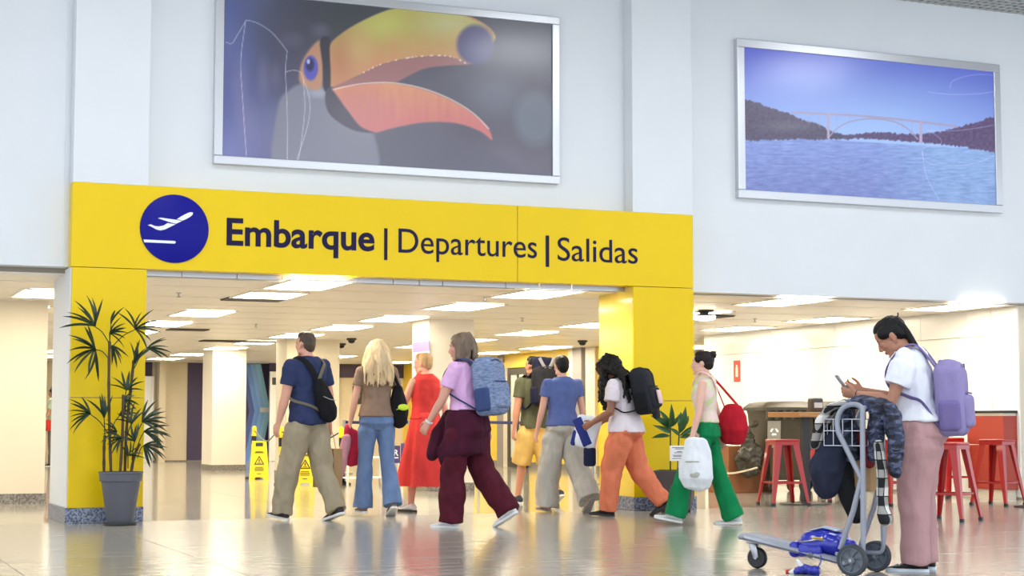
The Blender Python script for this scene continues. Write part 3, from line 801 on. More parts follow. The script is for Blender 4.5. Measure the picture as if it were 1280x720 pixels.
def hand_shapes(mb, s, sd, palm_in=None, curl=None):
    k = s.k; d = s.hd[sd]; wr = s.wr[sd]; cu = R(curl if curl is not None else s.hand_curl[0 if sd < 0 else 1])
    inw = V((-sd, 0, 0)) if palm_in is None else V(palm_in)           # direction the palm faces
    nrm = (inw - d * inw.dot(d)).normalized(); side = d.cross(nrm) * 1.0
    fwd = side if side.y > 0 else -side                                # thumb side looks forward
    if palm_in is not None and abs(side.y) < .3: fwd = side if side.z > 0 else -side
    p0, p1, p2 = wr - d * .02 * k, wr + d * .03 * k, wr + d * .085 * k
    mb.limb([p0, p1, p2], [(.026*k, .019*k), (.037*k, .017*k), (.040*k, .014*k)], fwd, 12)
    for i, (off, L) in enumerate(((.031, .068), (.0105, .078), (-.0105, .072), (-.031, .056))):
        a = p2 + fwd * off * k - d * .008 * k; dd = (d + fwd * off * 3.0).normalized(); pts = [a]; ang = cu * .5
        for sg in (.45, .32, .25):
            dd2 = dd * cos(ang) + nrm * sin(ang); pts.append(pts[-1] + dd2 * L * k * sg); ang += cu
        mb.limb(pts, [.0092*k, .0086*k, .0080*k, .0068*k], fwd, 8)
    a = wr + d * .022 * k + fwd * .026 * k
    t1 = a + (d * .6 + fwd * .7 + nrm * .25).normalized() * .036 * k; t2 = t1 + (d * .9 + fwd * .3 + nrm * .35).normalized() * .03 * k; t3 = t2 + (d * .9 + nrm * .4).normalized() * .024 * k
    mb.limb([a, t1, t2, t3], [.014*k, .0115*k, .0098*k, .008*k], nrm, 8)

def head_shapes(mb, s):
    k = s.k * s.hs; M = s.HM; h = s.h; f = s.fem; j = .94 if f else 1.03
    E = lambda c, r, rot=None: mb.ball(h(*c), [q * k for q in r], 16, M if rot is None else M @ rot)
    E((0, -.022, .032), (.074, .094, .086))            # cranium
    E((0, .030, -.030), (.058 * j, .058, .082))        # face
    E((0, .038, .040), (.062, .050, .050))             # forehead
    E((0, .040, -.078), (.040 * j, .042, .036))        # jaw
    E((0, .074, -.098), (.017 * j, .016, .015))        # chin
    for sd in (-1, 1):
        E((sd * .036, .060, -.020), (.022, .022, .022))   # cheek
        E((sd * .047 * j, .012, -.070), (.016, .036, .024))
        E((sd * .074, -.010, -.006), (.008, .019, .030), Matrix.Rotation(sd * R(18), 3, 'Z'))
        E((sd * .075, -.006, -.028), (.007, .011, .012))
        mb.limb([h(sd * .010, .083, .022), h(sd * .030, .083, .026), h(sd * .050, .068, .020)], [.006*k, .0075*k, .006*k], M @ V((0, 0, 1)), 8)
        E((sd * .031, .0728, .0045), (.0128, .0120, .0088))
        E((sd * .011, .094, -.036), (.0085, .010, .0075))
        mb.limb([h(sd * .018, .081, .000), h(sd * .031, .082, .005), h(sd * .044, .074, .001)], [.004*k, .005*k, .004*k], M @ V((0, 0, 1)), 8)  # upper lid
    mb.limb([h(0, .080, .018), h(0, .092, -.004), h(0, .106, -.027), h(0, .101, -.040)], [(.009*k, .008*k), (.0095*k, .009*k), (.0125*k, .011*k), (.009*k, .006*k)], M @ V((1, 0, 0)), 10)
    mb.limb([h(-.022, .080, -.062), h(-.008, .090, -.0585), h(0, .090, -.060), h(.008, .090, -.0585), h(.022, .080, -.062)], [.003*k, .0052*k, .005*k, .0052*k, .003*k], M @ V((0, 0, 1)), 8)
    mb.limb([h(-.020, .080, -.067), h(0, .089, -.071), h(.020, .080, -.067)], [.003*k, .0062*k, .003*k], M @ V((0, 0, 1)), 8)
    mb.limb([s.nb - (s.skull0 - s.nb) * .5, s.nb, s.skull0, s.skull0 + M @ V((0, .005, .03)) * k], [(.060*k*j, .060*k*j), (.052*k*j, .054*k*j), (.049*k*j, .052*k*j), (.046*k, .05*k)], (1, 0, 0), 16)

def body(s, par, skin=(214, 160, 132), lip=None, brow=(70, 50, 40), curl=None, palm=(None, None), bare_feet=False):
    k = s.k; mb = MB()
    S = sections(s)
    mb.loft([s.ring(z * k, *[q * .955 for q in sect_at(s, z * k)[:2]], sect_at(s, z * k)[2]) for z, *_ in S])
    if s.fem:
        for sd in (-1, 1): mb.ball(s.T(sd * .066 * k, .078 * k, .345 * k), .052 * k)
    head_shapes(mb, s)
    for i, sd in enumerate((-1, 1)):
        j = (1.0 if s.fem else 1.14) * s.armf
        mb.limb([s.T(sd * s.sw * .6, -.01 * k, .468 * k), s.sh[sd], s.sh[sd].lerp(s.el[sd], .45), s.el[sd], s.el[sd].lerp(s.wr[sd], .3), s.wr[sd]],
                [.040*k*j, .045*k*j, .043*k*j, .036*k*j, .037*k*j, (.025*k*min(j,1.1), .021*k*min(j,1.1))], (0, 1, 0), 14)
        mb.limb([s.hips[sd] + V((0, 0, .02 * k)), s.hips[sd].lerp(s.knees[sd], .4), s.knees[sd], s.knees[sd].lerp(s.ank[sd], .3) - V((0, .012 * k, 0)), s.ank[sd]],
                [.086*k, .074*k, .054*k, .054*k, .036*k], (1, 0, 0), 14)
        F = s.foot[sd]; a = s.ank[sd]
        mb.limb([a, a + F @ V((0, .02, -.035)) * k, a + F @ V((0, .10, -.058)) * k, a + F @ V((0, .165, -.066)) * k], [.036*k, (.034*k, .03*k), (.038*k, .02*k), (.03*k, .012*k)], (1, 0, 0), 12)
        mb.ball(a + F @ V((0, -.035, -.05)) * k, .028 * k)
        hand_shapes(mb, s, sd, palm[i], None if curl is None else curl[i])
    me = remeshed(mb, 'body', M_SKIN, s.voxel, smooth=2)
    sk = np.array(lin(skin)); lp = np.array(lin(lip or tuple(int(q * .82) if i else q for i, q in enumerate(skin)))); bw = np.array(lin(brow))
    Mi = np.array(s.HM.transposed()); hc = np.array(s.hc)
    def fn(co):
        q = (co - hc) @ Mi.T / (k * s.hs)
        c = np.tile(sk, (len(co), 1))
        mk = np.exp(-((q[:, 0] / .022) ** 2 + ((q[:, 2] + .064) / .0085) ** 2 + ((q[:, 1] - .09) / .014) ** 2) ** 2)
        c = c + (lp - c) * mk[:, None] * .8
        ax = np.abs(q[:, 0]); mk = np.exp(-(((ax - .031) / .021) ** 2 + ((q[:, 2] - .0275 - (.02 - np.abs(ax - .032)) * .12) / .0048) ** 2 + ((q[:, 1] - .083) / .02) ** 2) ** 2)
        c = c + (bw - c) * np.clip(mk, 0, 1)[:, None] * .85
        ck = np.exp(-((ax - .04) / .02) ** 2 - ((q[:, 2] + .025) / .02) ** 2) * (q[:, 1] > .03)
        c = c * (1 - ck[:, None] * np.array([0, .10, .12]))
        return np.concatenate([c, np.ones((len(c), 1))], 1)
    colour(me, fn)
    o = link('body', me, par)
    for sd in (-1, 1):
        q = MB(); q.ball(s.h(sd * .031, .0725, -.002), .0112 * k * s.hs, 12); e = q.build('eye', M_EYEW, par)
        q = MB(); q.ball(s.h(sd * .031, .0787, -.002), .0056 * k * s.hs, 10); q.build('iris', M_IRIS, e)
    return o

def shirt(s, par, m, hem=-.06, sleeve=.55, ease=.012, name='shirt', vox=.009, hem_flare=.0, sleeve_r=.064, fold=.006, seed=1, arms=(1, 1), neck=.565, sleeve_tip=None):
    k = s.k; mb = MB(); zs = [hem, hem + .04, .08, .14, .20, .27, .34, .40, .46, .50, .53, .55, neck]
    zs = [z for z in zs if z >= hem]
    rings = []
    for z in zs:
        rx, ry, yo = sect_at(s, z * k); t = max(0, 1 - (z - hem) / .2)
        e = ease * k + hem_flare * t * k
        if z > .57: e *= .6
        elif z > .49: e += .008 * k
        rings.append(s.ring(z * k, rx + e, ry + e, yo))
    mb.loft(rings)
    if s.fem:
        for sd in (-1, 1): mb.ball(s.T(sd * .066 * k, .080 * k, .345 * k), .057 * k)
        mb.ball(s.T(0, .075 * k, .34 * k), (.075 * k, .045 * k, .055 * k))
    if sleeve:
        for sd, ok in zip((-1, 1), arms):
            if not ok: continue
            sr = sleeve_r * (1 if s.fem else 1.1) * s.armf; t2 = sleeve
            pts = [s.T(sd * s.sw * .55, -.01 * k, .47 * k), s.T(sd * s.sw * .85, -.008 * k, .478 * k), s.sh[sd].lerp(s.el[sd], .15)]
            rr = [.072*k, .070*k, sr*k]
            if t2 <= 1: pts += [s.sh[sd].lerp(s.el[sd], t2 * .6), s.sh[sd].lerp(s.el[sd], t2)]; rr += [sr*k*.96, (sleeve_tip or sr * .98) * k]
            else: pts += [s.sh[sd].lerp(s.el[sd], .6), s.el[sd], s.el[sd].lerp(s.wr[sd], t2 - 1)]; rr += [sr*k*.92, sr*k*.82, (sleeve_tip or sr * .66) * k]
            mb.limb(pts, rr, (0, 1, 0), 16, True, False); mb.ball(s.sh[sd] + V((0, 0, .002)), min(sr, .066 * (1 if s.fem else 1.1) * max(1, s.armf * .95)) * k, 14)
    return link(name, remeshed(mb, name, m, vox, smooth=3, fold=fold * 1.7, fscale=8, fstretch=(1, 1, .8), seed=seed), par)

def trousers(s, par, m, length=1.0, waist=.06, ease=.012, tuck=None, rad=(.098, .09, .075, .07, .066), name='trousers', vox=.01, fold=.009, seed=2, yoff=0, hem_yo=0):
    """rad: radii at hip, mid thigh, knee, mid shank, hem"""
    k = s.k; mb = MB(); rings = []
    for z in (-.125, -.09, -.05, -.01, .03, .07, waist):
        rx, ry, yo = sect_at(s, max(z, -.11) * k); e = ease * k
        if tuck is not None and z > tuck: e = .004 * k
        if z < -.1: rx *= .8; ry *= .85
        rings.append(s.ring(z * k, rx + e, ry + e, yo))
    mb.loft(rings)
    for sd in (-1, 1):
        h_, kn, an = s.hips[sd], s.knees[sd], s.ank[sd]
        P = [h_ + V((0, -.012 * k, .035 * k)), h_.lerp(kn, .18) + V((0, -.006 * k, 0)), h_.lerp(kn, .5), kn, kn.lerp(an, .5), an + (an - kn).normalized() * .035 * k]
        rr = [rad[0] * .72 * k] + [q * k for q in rad]
        if length < 1:                                # cut above or below the knee
            P = [P[0], P[1], h_.lerp(kn, .5), h_.lerp(kn, length * 2)]; rr = rr[:4]
        if length >= 1: mb.limb(P, [(q, q * 1.06) for q in rr], (1, 0, 0), 18, True, False)
        else: mb.limb(P, rr, (1, 0, 0), 18, True, False)
    return link(name, remeshed(mb, name, m, vox, smooth=3, fold=fold * 1.6, fscale=7, fstretch=(1, 1, .75), seed=seed), par)

def shoes(s, par, m_up, m_sole, style='sneaker', L=.275):
    k = s.k
    for sd in (-1, 1):
        F, a = s.foot[sd], s.ank[sd]; P = lambda x, y, z: a + F @ V((x, y, z)) * k
        def sec(y, wd, z0, z1, n=14, sh=.75):
            out = []
            for j in range(n):
                t = 2 * pi * j / n; c, d = cos(t), sin(t)
                zz = (z0 + z1) / 2 + (z1 - z0) / 2 * math.copysign(abs(d) ** .7, d)
                out.append(P(wd * math.copysign(abs(c) ** sh, c), y, zz))
            return out
        b0, g = -.088, .022
        mb = MB()
        if style != 'sandal':
            mb.loft([sec(-.078, .018, b0 + g, -.035), sec(-.07, .031, b0 + g, -.012), sec(-.04, .037, b0 + g, .012 if style == 'sneaker' else -.004), sec(.015, .038, b0 + g, .012 if style == 'sneaker' else -.01), sec(.06, .040, b0 + g, -.022), sec(.11, .046, b0 + g, -.042), sec(.16, .044, b0 + g, -.052), sec(.19, .032, b0 + g, -.058), sec(.203, .014, b0 + g, -.064)])
            sh = mb.build('shoe', m_up, par, sharp=60)
        else:
            for y, wd, zt in ((.125, .048, -.042), (.075, .046, -.026), (-.03, .04, -.01)):
                mb.limb([P(-wd, y, b0 + g), P(-wd * .8, y, (b0 + zt) / 2 + .012), P(0, y - .008, zt), P(wd * .8, y, (b0 + zt) / 2 + .012), P(wd, y, b0 + g)], [(.014 * k, .003 * k)] * 5, F @ V((0, 1, 0)), 8)
            sh = mb.build('shoe', m_up, par)
        mb = MB()
        out = []
        prof = [(-.085, .016), (-.075, .030), (-.04, .038), (.02, .037), (.07, .042), (.12, .049), (.16, .047), (.19, .035), (.208, .014)]
        lo = [P(-w_, y, b0) for y, w_ in prof] + [P(w_, y, b0) for y, w_ in reversed(prof)]
        hi = [P(-w_ * .98, y, b0 + g + (.006 if y > .15 else 0)) for y, w_ in prof] + [P(w_ * .98, y, b0 + g + (.006 if y > .15 else 0)) for y, w_ in reversed(prof)]
        mb.loft([lo, hi]); mb.build('sole', m_sole, sh, sharp=50)
        if style == 'sneaker':
            mb = MB()
            for i in range(4):
                y = .045 + i * .022; mb.limb([P(-.022, y, -.026 - i * .006), P(0, y + .004, -.015 - i * .008), P(.022, y, -.026 - i * .006)], [(.005 * k, .003 * k)] * 3, F @ V((0, 1, 0)), 6)
            mb.build('laces', m_sole, sh)

def hair(s, par, m, style, seed=0, vox=.0065, length=.3, n=46):
    k = s.k * s.hs; mb = MB(); h = s.h; M = s.HM; rnd = random.Random(seed)
    E = lambda c, r: mb.ball(h(*c), [q * k for q in r], 18, M)
    vol = {'short': 0, 'crop': -.004, 'bun': -.001, 'tail': 0, 'bob': .006, 'long': .012, 'curly': .016}[style]
    E((0, -.032, .042), (.080 + vol, .096 + vol, .084 + vol))
    E((0, -.060, .000), (.070 + vol, .062 + vol, .070 + vol))
    if style in ('short', 'crop'):
        E((0, -.070, -.035), (.054, .038, .045)); E((0, .005, .080), (.064, .072, .046))
        for sd in (-1, 1): mb.limb([h(sd * .070, -.006, .03), h(sd * .072, -.008, -.004)], [.010*k, .006*k], M @ V((0, 1, 0)), 8)
    else:
        E((0, .000, .078), (.068, .074, .048))
        for sd in (-1, 1): E((sd * .052, .004, .045), (.032, .062, .045))
    if style == 'bun':
        E((0, -.075, -.015), (.055, .04, .05)); E((0, -.108, .085), (.040, .036, .038)); mb.limb([h(0, -.07, .07), h(0, -.10, .08)], [.035*k, .025*k], M @ V((1, 0, 0)), 10)
        for i in range(7):
            a = 2 * pi * i / 7; mb.limb([h(.028*cos(a), -.118, .085 + .026*sin(a)), h(.034*cos(a + .8), -.145, .088 + .034*sin(a + .8))], [.012*k, .004*k], M @ V((1, 0, 0)), 6)
    if style == 'tail':
        e0 = s.T(0, -.082 * s.k, (.545 - length) * s.k)
        for i in range(26):
            o = V((rnd.uniform(-.034, .034), rnd.uniform(-.012, .012), 0)) * k
            c = h(o.x / k * 1.5, -.095, .055 - abs(o.x / k) * .6); n1 = h(o.x / k * 1.2, -.100, -.03); e = e0 + o * .8 + V((0, 0, rnd.uniform(-.03, .03)))
            mb.limb(catmull([c, n1, n1.lerp(e, .6) + V((0, -.006, 0)), e], 4), [.022*k] * 12 + [.006*k], (1, 0, 0), 6)
    if style in ('long', 'bob', 'curly'):
        for i in range(n):
            a = rnd.uniform(-1, 1) * R(128 if style != 'curly' else 146)                       # angle from the back
            x0, y0 = sin(a), -cos(a)
            if y0 > (.45 if style != 'curly' else .84): continue
            rr = .080 + vol
            st = (x0 * rr * .62, -.03 + y0 * .07, .095 + rnd.uniform(-.015, .02)); m1 = (x0 * (rr + .012), -.032 + y0 * (.098 + vol), .02 + rnd.uniform(-.02, .02))
            spr = .014 if style == 'long' else .006
            L = length * (.82 + .25 * rnd.random()); fl_ = .5 if style == 'bob' else 1
            wv = (.018 if style == 'long' else .004 if style == 'bob' else .02)
            pts = [h(*st), h(*m1)]
            p = pts[-1].copy(); out = M @ V((x0, y0, 0)); steps = 5
            for j in range(steps):
                dn = V((0, 0, -1)) * .8 + (M @ V((0, 0, -1))) * .2
                q = p + dn * (L * k / steps) + out * ((spr if j < 2 else -.002) * k) + V((rnd.uniform(-wv, wv), rnd.uniform(-wv, wv), 0)) * k
                # stay outside the shoulders
                rel = q - s.T(0, 0, .45 * k)
                if q.z < s.T(0, 0, .53 * k).z and y0 < .3:
                    back = s.T(0, -.125 * k, .40 * k).y
                    if q.y > back and abs(q.x) < s.sw * 1.1: q.y += (back - q.y) * .6
                pts.append(q); p = q
            r0 = .015 if style != 'curly' else .019
            pts = catmull(pts, 3); N = len(pts)
            mb.limb(pts, [r0 * k * (1 - .65 * (t / N) ** 3) for t in range(N)], (1, 0, 0), 6)
    return link('hair', remeshed(mb, 'hair', m, vox, smooth=1, fold=.004 if style != 'curly' else .010, fscale=38, fstretch=(1, 1, .2) if style != 'curly' else (1, 1, 1), seed=seed), par)

def place(s, x, y, turn, label, shift=(0, 0)):
    """Empty under the standing point seen at photo pixel (x,y); turn = degrees to the left of straight-away"""
    p = fl(x, y); az = math.atan2(p.x, p.y)
    o = empty('person', (p.x, p.y, 0), -az + R(turn), label, 'person')
    s.M = Matrix.Translation(o.location) @ Matrix.Rotation(o.rotation_euler.z, 4, 'Z')
    s.rz = o.rotation_euler.z
    return o
def carried(s, name, label, cat, at, group=None):
    """a thing carried by a person: Empty whose axes follow the person, at local point at"""
    at = V(at); w_ = s.M @ at
    o = empty(name, w_, s.rz, label, cat, group)
    return o, at
def part(mb, name, m, par, at, vox=None, **kw):
    if vox: return link(name, remeshed(mb, name, m, vox, shift=at, **kw), par)
    return mb.build(name, m, par, shift=at, **kw)

def skin_pt(s, x, z, off, front=False):
    """point just outside the clothed back (or chest) at sideways x and height z"""
    rx, ry, yo = sect_at(s, z * s.k); c = max(.12, 1 - abs(x / (rx * 1.12)) ** 2.4) ** (1 / 2.4)
    return s.T(x, yo + (1 if front else -1) * (ry * c + .03 * s.k + off), z * s.k)
def backpack(s, label, m, m2=None, w=.29, h_=.42, d=.15, z0=.10, sides=(-1, 1), pocket=True, drop=0, strap_m=None, tilt=0):
    k = s.k; m2 = m2 or m; strap_m = strap_m or m2
    rb = sect_at(s, .36 * k)[1]; bk = -(rb + .018 * k); base = s.T(0, bk, z0 * k); o, at = carried(s, 'backpack', label, 'backpack', base)
    p0, a0 = s.spine((z0 + h_ * .5) * k); a0 -= R(tilt)
    Mx = rotx(-a0); c = s.T(0, bk - d / 2, (z0 + h_ / 2) * k) + V((0, 0, -drop))
    q = MB(); q.rbox(c, (w, d, h_), .06, Mx, 4); q.rbox(c + Mx @ V((0, 0, h_ * .12)), (w * .9, d * .86, h_ * .86), .06, Mx, 4)
    part(q, 'pack_body', m, o, at, .008, smooth=3, fold=.007, fscale=11, seed=3)
    if pocket:
        q = MB(); q.rbox(c + Mx @ V((0, -d * .5, -h_ * .16)), (w * .78, .07, h_ * .46), .03, Mx, 4); part(q, 'front_pocket', m, o, at, .007, smooth=2, fold=.004, fscale=14, seed=5)
        q = MB(); q.limb([c + Mx @ V((x, -d * .5 - .018, h_ * .085)) for x in (-w * .32, 0, w * .32)], [.006] * 3, (0, 0, 1), 8); part(q, 'zip', m2, o, at)
        q = MB(); q.tube([c + Mx @ V((x * w * .44, -d * .40 * (1 - abs(x) * .2) - .012, h_ * (.30 + .19 * math.sqrt(max(0, 1 - x * x)))) ) for x in (-1, -.8, -.5, 0, .5, .8, 1)], .005, 6, smooth=3); part(q, 'zip', m2, o, at)
        for sd in (-1, 1):
            q = MB(); q.rbox(c + Mx @ V((sd * w * .49, 0, -h_ * .22)), (.05, d * .72, h_ * .42), .024, Mx, 3); part(q, 'side_pocket', m2, o, at, .007, smooth=2)
    q = MB(); q.band([c + Mx @ V((-.04, d * .3, h_ * .49)), c + Mx @ V((-.03, d * .3, h_ * .55)), c + Mx @ V((.03, d * .3, h_ * .55)), c + Mx @ V((.04, d * .3, h_ * .49))], .012, .004, (0, 1, 0)); part(q, 'top_handle', m2, o, at)
    for sd in sides:
        x = sd * s.sw / k * .62
        rx, ry, yo = sect_at(s, .40 * k)
        q = MB(); top = c + Mx @ V((sd * w * .25, d * .4, h_ * .44)); bot = c + Mx @ V((sd * w * .42, d * .4, -h_ * .38))
        q.band([top, s.T(x * k, -.085 * k * s.deep, .55 * k), s.T(x * k, -.01 * k, .567 * k), s.T(x * 1.05 * k, .085 * k, .51 * k), s.T(x * 1.12 * k, yo + ry * .93 + .026 * k, .42 * k), s.T(x * 1.3 * k, yo + ry * .85 + .022 * k, .30 * k), s.T(sd * (sect_at(s, .22 * k)[0] + .034 * k), .02 * k, .22 * k), s.T(sd * (sect_at(s, .19 * k)[0] * .9 + .03 * k), -.06 * k, .17 * k), bot], .030, .007, (1, 0, 0), 5)
        part(q, 'shoulder_strap', strap_m, o, at)
    return o, at, c, Mx
M_RUB = mat('white rubber sole', (232, 232, 230), .5)
M_BLKC = cloth('black nylon', (24, 24, 28), .2)
M_BLKSH = mat('black mesh shoe', (34, 32, 34), .7, bump=.3, bscale=120)

# ---- 1 man in navy t-shirt
s = Sk(1.80, False, 3, (2, 4, 0), L=(16, 4, 8, -8, 0), Rr=(-8, 5, -26, 16, 4), aL=(6, 9, 16, 5), aR=(-6, 12, 8, 8), wide=1.03, deep=1.12, arm=1.08, hip=1.04)
p = place(s, 383, 651, 42, 'man in navy t-shirt and khaki trousers walking away with a black sling bag')
body(s, p, (216, 160, 136)); navy = cloth('navy cotton', (48, 57, 92))
shirt(s, p, navy, -.07, .62, .016, fold=.008, sleeve_r=.066, hem_flare=.012); trousers(s, p, cloth('khaki cotton', (162, 150, 126)), waist=.0, tuck=-.06, rad=(.120, .116, .104, .098, .092), fold=.013)
shoes(s, p, mat('dark sneaker', (52, 44, 46), .7), M_RUB); hair(s, p, hair_mat('grey brown cropped hair', (84, 72, 60)), 'crop', 1)
k = s.k
o, at = carried(s, 'sling_bag', 'black sling bag slung across the back of the man in navy', 'bag', s.T(.07, -.16, .1))
q = MB(); a0, a1 = skin_pt(s, -.02, .32, .035), skin_pt(s, .11, .0, .05)
q.limb([a0, a0.lerp(a1, .2), a0.lerp(a1, .55), a0.lerp(a1, .85), a1], [(.05, .03), (.085, .05), (.105, .065), (.110, .06), (.085, .05)], (1, 0, 0), 16); part(q, 'bag_body', M_BLKC, o, at, .008, smooth=3, fold=.006)
q = MB(); q.limb([a0.lerp(a1, .45) + V((-.07, -.07, .01)), a0.lerp(a1, .5) + V((0, -.08, 0)), a0.lerp(a1, .55) + V((.08, -.066, .01))], [.004] * 3, (0, 0, 1), 6); part(q, 'zip', M_STEEL, o, at)
q = MB(); q.band([a0 + V((0, .02, 0)), skin_pt(s, -.07, .42, .006), skin_pt(s, -.115, .49, .004), s.T(-.13, -.05, .565), s.T(-.13, .05, .56), skin_pt(s, -.10, .42, .006, True)], .034, .006, (1, 0, 0)); part(q, 'shoulder_strap', M_BLKC, o, at)
q = MB(); q.band([a0 + V((.0, .01, 0)), skin_pt(s, .05, .43, .008), skin_pt(s, .10, .495, .004), s.T(.12, -.05, .568), s.T(.12, .05, .56), skin_pt(s, .06, .44, .006, True)], .020, .006, (1, 0, 0)); part(q, 'cross_strap', mat('olive webbing', (104, 98, 78), .8), o, at)
q = MB(); q.band([a1 + V((-.05, .03, .03)), skin_pt(s, -.08, .10, .006), s.T(-.215, -.02, .16), s.T(-.20, .08, .24)], .014, .004, (0, 0, 1)); part(q, 'lower_strap', mat('olive webbing', (104, 98, 78), .8), o, at)
o, at = carried(s, 'paper_bag', 'brown paper carrier bag hanging from the right hand of the man in navy', 'bag', s.wr[1] + V((0, .03, -.52)))
hd = s.wr[1] + s.hd[1] * .1
q = MB(); c = hd + V((0, .02, -.34)); q.box((-.06, -.15, -.19), (.06, .15, .19), None, c); part(q, 'bag_body', mat('kraft paper', (164, 132, 92), .8, var=.08, bump=.3, bscale=14), o, at, bevel=.008, smooth=False)
for x in (-.05, .05):
    q = MB(); q.tube([c + V((x, -.06, .18)), hd + V((x * .3, -.03, .0)), hd + V((x * .3, .03, .0)), c + V((x, .06, .18))], .004, 6, smooth=4); part(q, 'rope_handle', mat('kraft cord', (150, 120, 84), .8), o, at)

# ---- 2 blonde woman in brown top
s = Sk(1.72, True, 2, (0, 12, 0), L=(6, 3, 2, 0, 4), Rr=(-6, 3, -20, 22, 4), aL=(4, 12, 14, 8), aR=(18, 16, 70, -22), hip=1.02)
p = place(s, 470, 645, 14, 'woman with long blonde hair in brown top and blue jeans')
body(s, p, (226, 172, 146)); shirt(s, p, cloth('taupe jersey', (140, 116, 98)), .02, .5, .016, hem_flare=.012, fold=.008, seed=4)
trousers(s, p, cloth('blue denim', (104, 128, 168), .16), waist=.06, tuck=.03, rad=(.098, .086, .072, .086, .106), fold=.007, seed=6)
shoes(s, p, mat('tan shoe', (120, 110, 100), .6), M_RUB); hair(s, p, hair_mat('blonde hair', (214, 188, 146), .22), 'long', 3, length=.36, n=84)
o, at = carried(s, 'shoulder_bag', 'black shoulder bag with a lime patch on the blonde woman', 'bag', s.T(.20, -.03, .02))
q = MB(); c = s.T(.215, -.04, .13); q.limb([c + V((0, 0, .16)), c + V((0, 0, .06)), c + V((.005, 0, -.06)), c + V((.005, 0, -.15))], [(.05, .06), (.085, .10), (.105, .115), (.085, .09)], (1, 0, 0), 16); part(q, 'bag_body', M_BLKC, o, at, .008, smooth=3, fold=.01)
q = MB(); q.ball(c + V((.02, -.128, -.02)), (.06, .014, .034), 14); q.limb([c + V((.02, -.128, -.02)), c + V((-.05, -.11, -.045))], [.016, .004], (0, 0, 1), 8); part(q, 'lime_patch', mat('lime felt', (206, 236, 60), .7), o, at, .005, smooth=2)
q = MB(); q.band([c + V((0, .05, .17)), s.T(.13, .07, .46), s.T(.125, .0, .55), s.T(.13, -.08, .50), c + V((0, -.06, .17))], .016, .005, (1, 0, 0)); part(q, 'shoulder_strap', M_BLKC, o, at)
o, at = carried(s, 'jacket', 'crumpled red and pink jacket hanging from the left hand of the blonde woman', 'jacket', s.wr[-1] + V((0, .02, -.45)))
hd = s.wr[-1] + s.hd[-1] * .09; redm = cloth('red jersey', (190, 44, 70), .2); pkm = cloth('greyish pink lining', (196, 140, 150), .2)
q = MB(); q.limb([hd + V((0, .0, .04)), hd + V((.03, .03, -.06)), hd + V((.07, .04, -.20)), hd + V((.09, .04, -.30))], [(.04, .04), (.10, .06), (.14, .07), (.12, .04)], (1, 0, 0), 14)
q.limb([hd + V((.12, -.05, -.1)), hd + V((.17, -.06, -.27)), hd + V((.19, -.06, -.36))], [(.03, .05), (.035, .05), (.02, .035)], (1, 0, 0), 10); part(q, 'jacket_body', redm, o, at, .009, smooth=3, fold=.02, fscale=10)
q = MB(); q.limb([hd + V((-.03, -.04, -.06)), hd + V((-.06, -.05, -.25)), hd + V((-.09, -.04, -.42)), hd + V((-.10, -.03, -.50))], [(.05, .04), (.055, .045), (.05, .04), (.03, .025)], (1, 0, 0), 10); part(q, 'jacket_sleeve', pkm, o, at, .009, smooth=3, fold=.014, fscale=12)

# ---- 3 woman in red
s = Sk(1.66, True, 2, (6, 30, 0), L=(10, 3, 2, 0, 4), Rr=(-14, 3, -34, 34, 4), aL=(20, 10, 60, -8), aR=(-14, 10, -2, 6), wide=1.06, hip=1.06)
p = place(s, 531, 640, 36, 'woman in red sleeveless top and long red skirt with short blonde hair')
body(s, p, (222, 160, 134)); red = cloth('red satin', (214, 62, 58), .10)
shirt(s, p, red, .06, 0, .016, seed=7); k = s.k
q = MB(); rings = []; nn = 44
for t in np.linspace(0, 1, 15):
    rg = []
    for j in range(nn):
        a = 2 * pi * j / nn
        sw = t ** .9; rip = 1 + .17 * sw * (sin(a * 7 + 1.2 * t) + .5 * sin(a * 12 + 2))
        rx = (.160 + .15 * sw) * k * rip; ry = (.125 + .20 * sw) * k * rip
        c = s.T(0, 0, .13 * k).lerp(s.root + V((0, -.02, -.68 * k)), t)
        rg.append(c + V((rx * cos(a), ry * sin(a), 0)))
    rings.append(rg)
q.loft(rings); me = q.mesh('skirt', red, sharp=80); link('skirt', me, p)
shoes(s, p, mat('white leather shoe', (226, 224, 222), .5), mat('black sole', (30, 30, 32), .6)); hair(s, p, hair_mat('short fair hair', (188, 152, 106)), 'short', 5)

# ---- 4 woman in pink top
s = Sk(1.73, True, 5, (8, 16, 0), L=(10, 3, 2, 0, 2), Rr=(-14, 3, -36, 30, 2), aL=(20, 10, 34, 2), aR=(-16, 10, -2, 6), wide=1.12, hip=1.1, deep=1.2, arm=1.1, hs=1.04)
p = place(s, 583, 659, 60, 'woman in pink t-shirt and maroon trousers with grey brown hair')
body(s, p, (214, 158, 136)); shirt(s, p, cloth('pink cotton', (222, 176, 220)), .10, .62, .016, hem_flare=.01, sleeve_r=.066, seed=8)
mar = cloth('maroon cotton', (78, 20, 36), .18); trousers(s, p, mar, waist=.10, tuck=.06, rad=(.125, .118, .110, .112, .108), fold=.014, seed=9)
shoes(s, p, mat('white sneaker', (236, 236, 238), .5), M_RUB); hair(s, p, hair_mat('grey brown hair', (118, 100, 84)), 'bob', 7, length=.17, n=60)
k = s.k
o, at = carried(s, 'sweater', 'maroon sweater knotted around the waist of the woman in pink', 'sweater', s.T(0, -.1, -.2))
q = MB(); rings = []
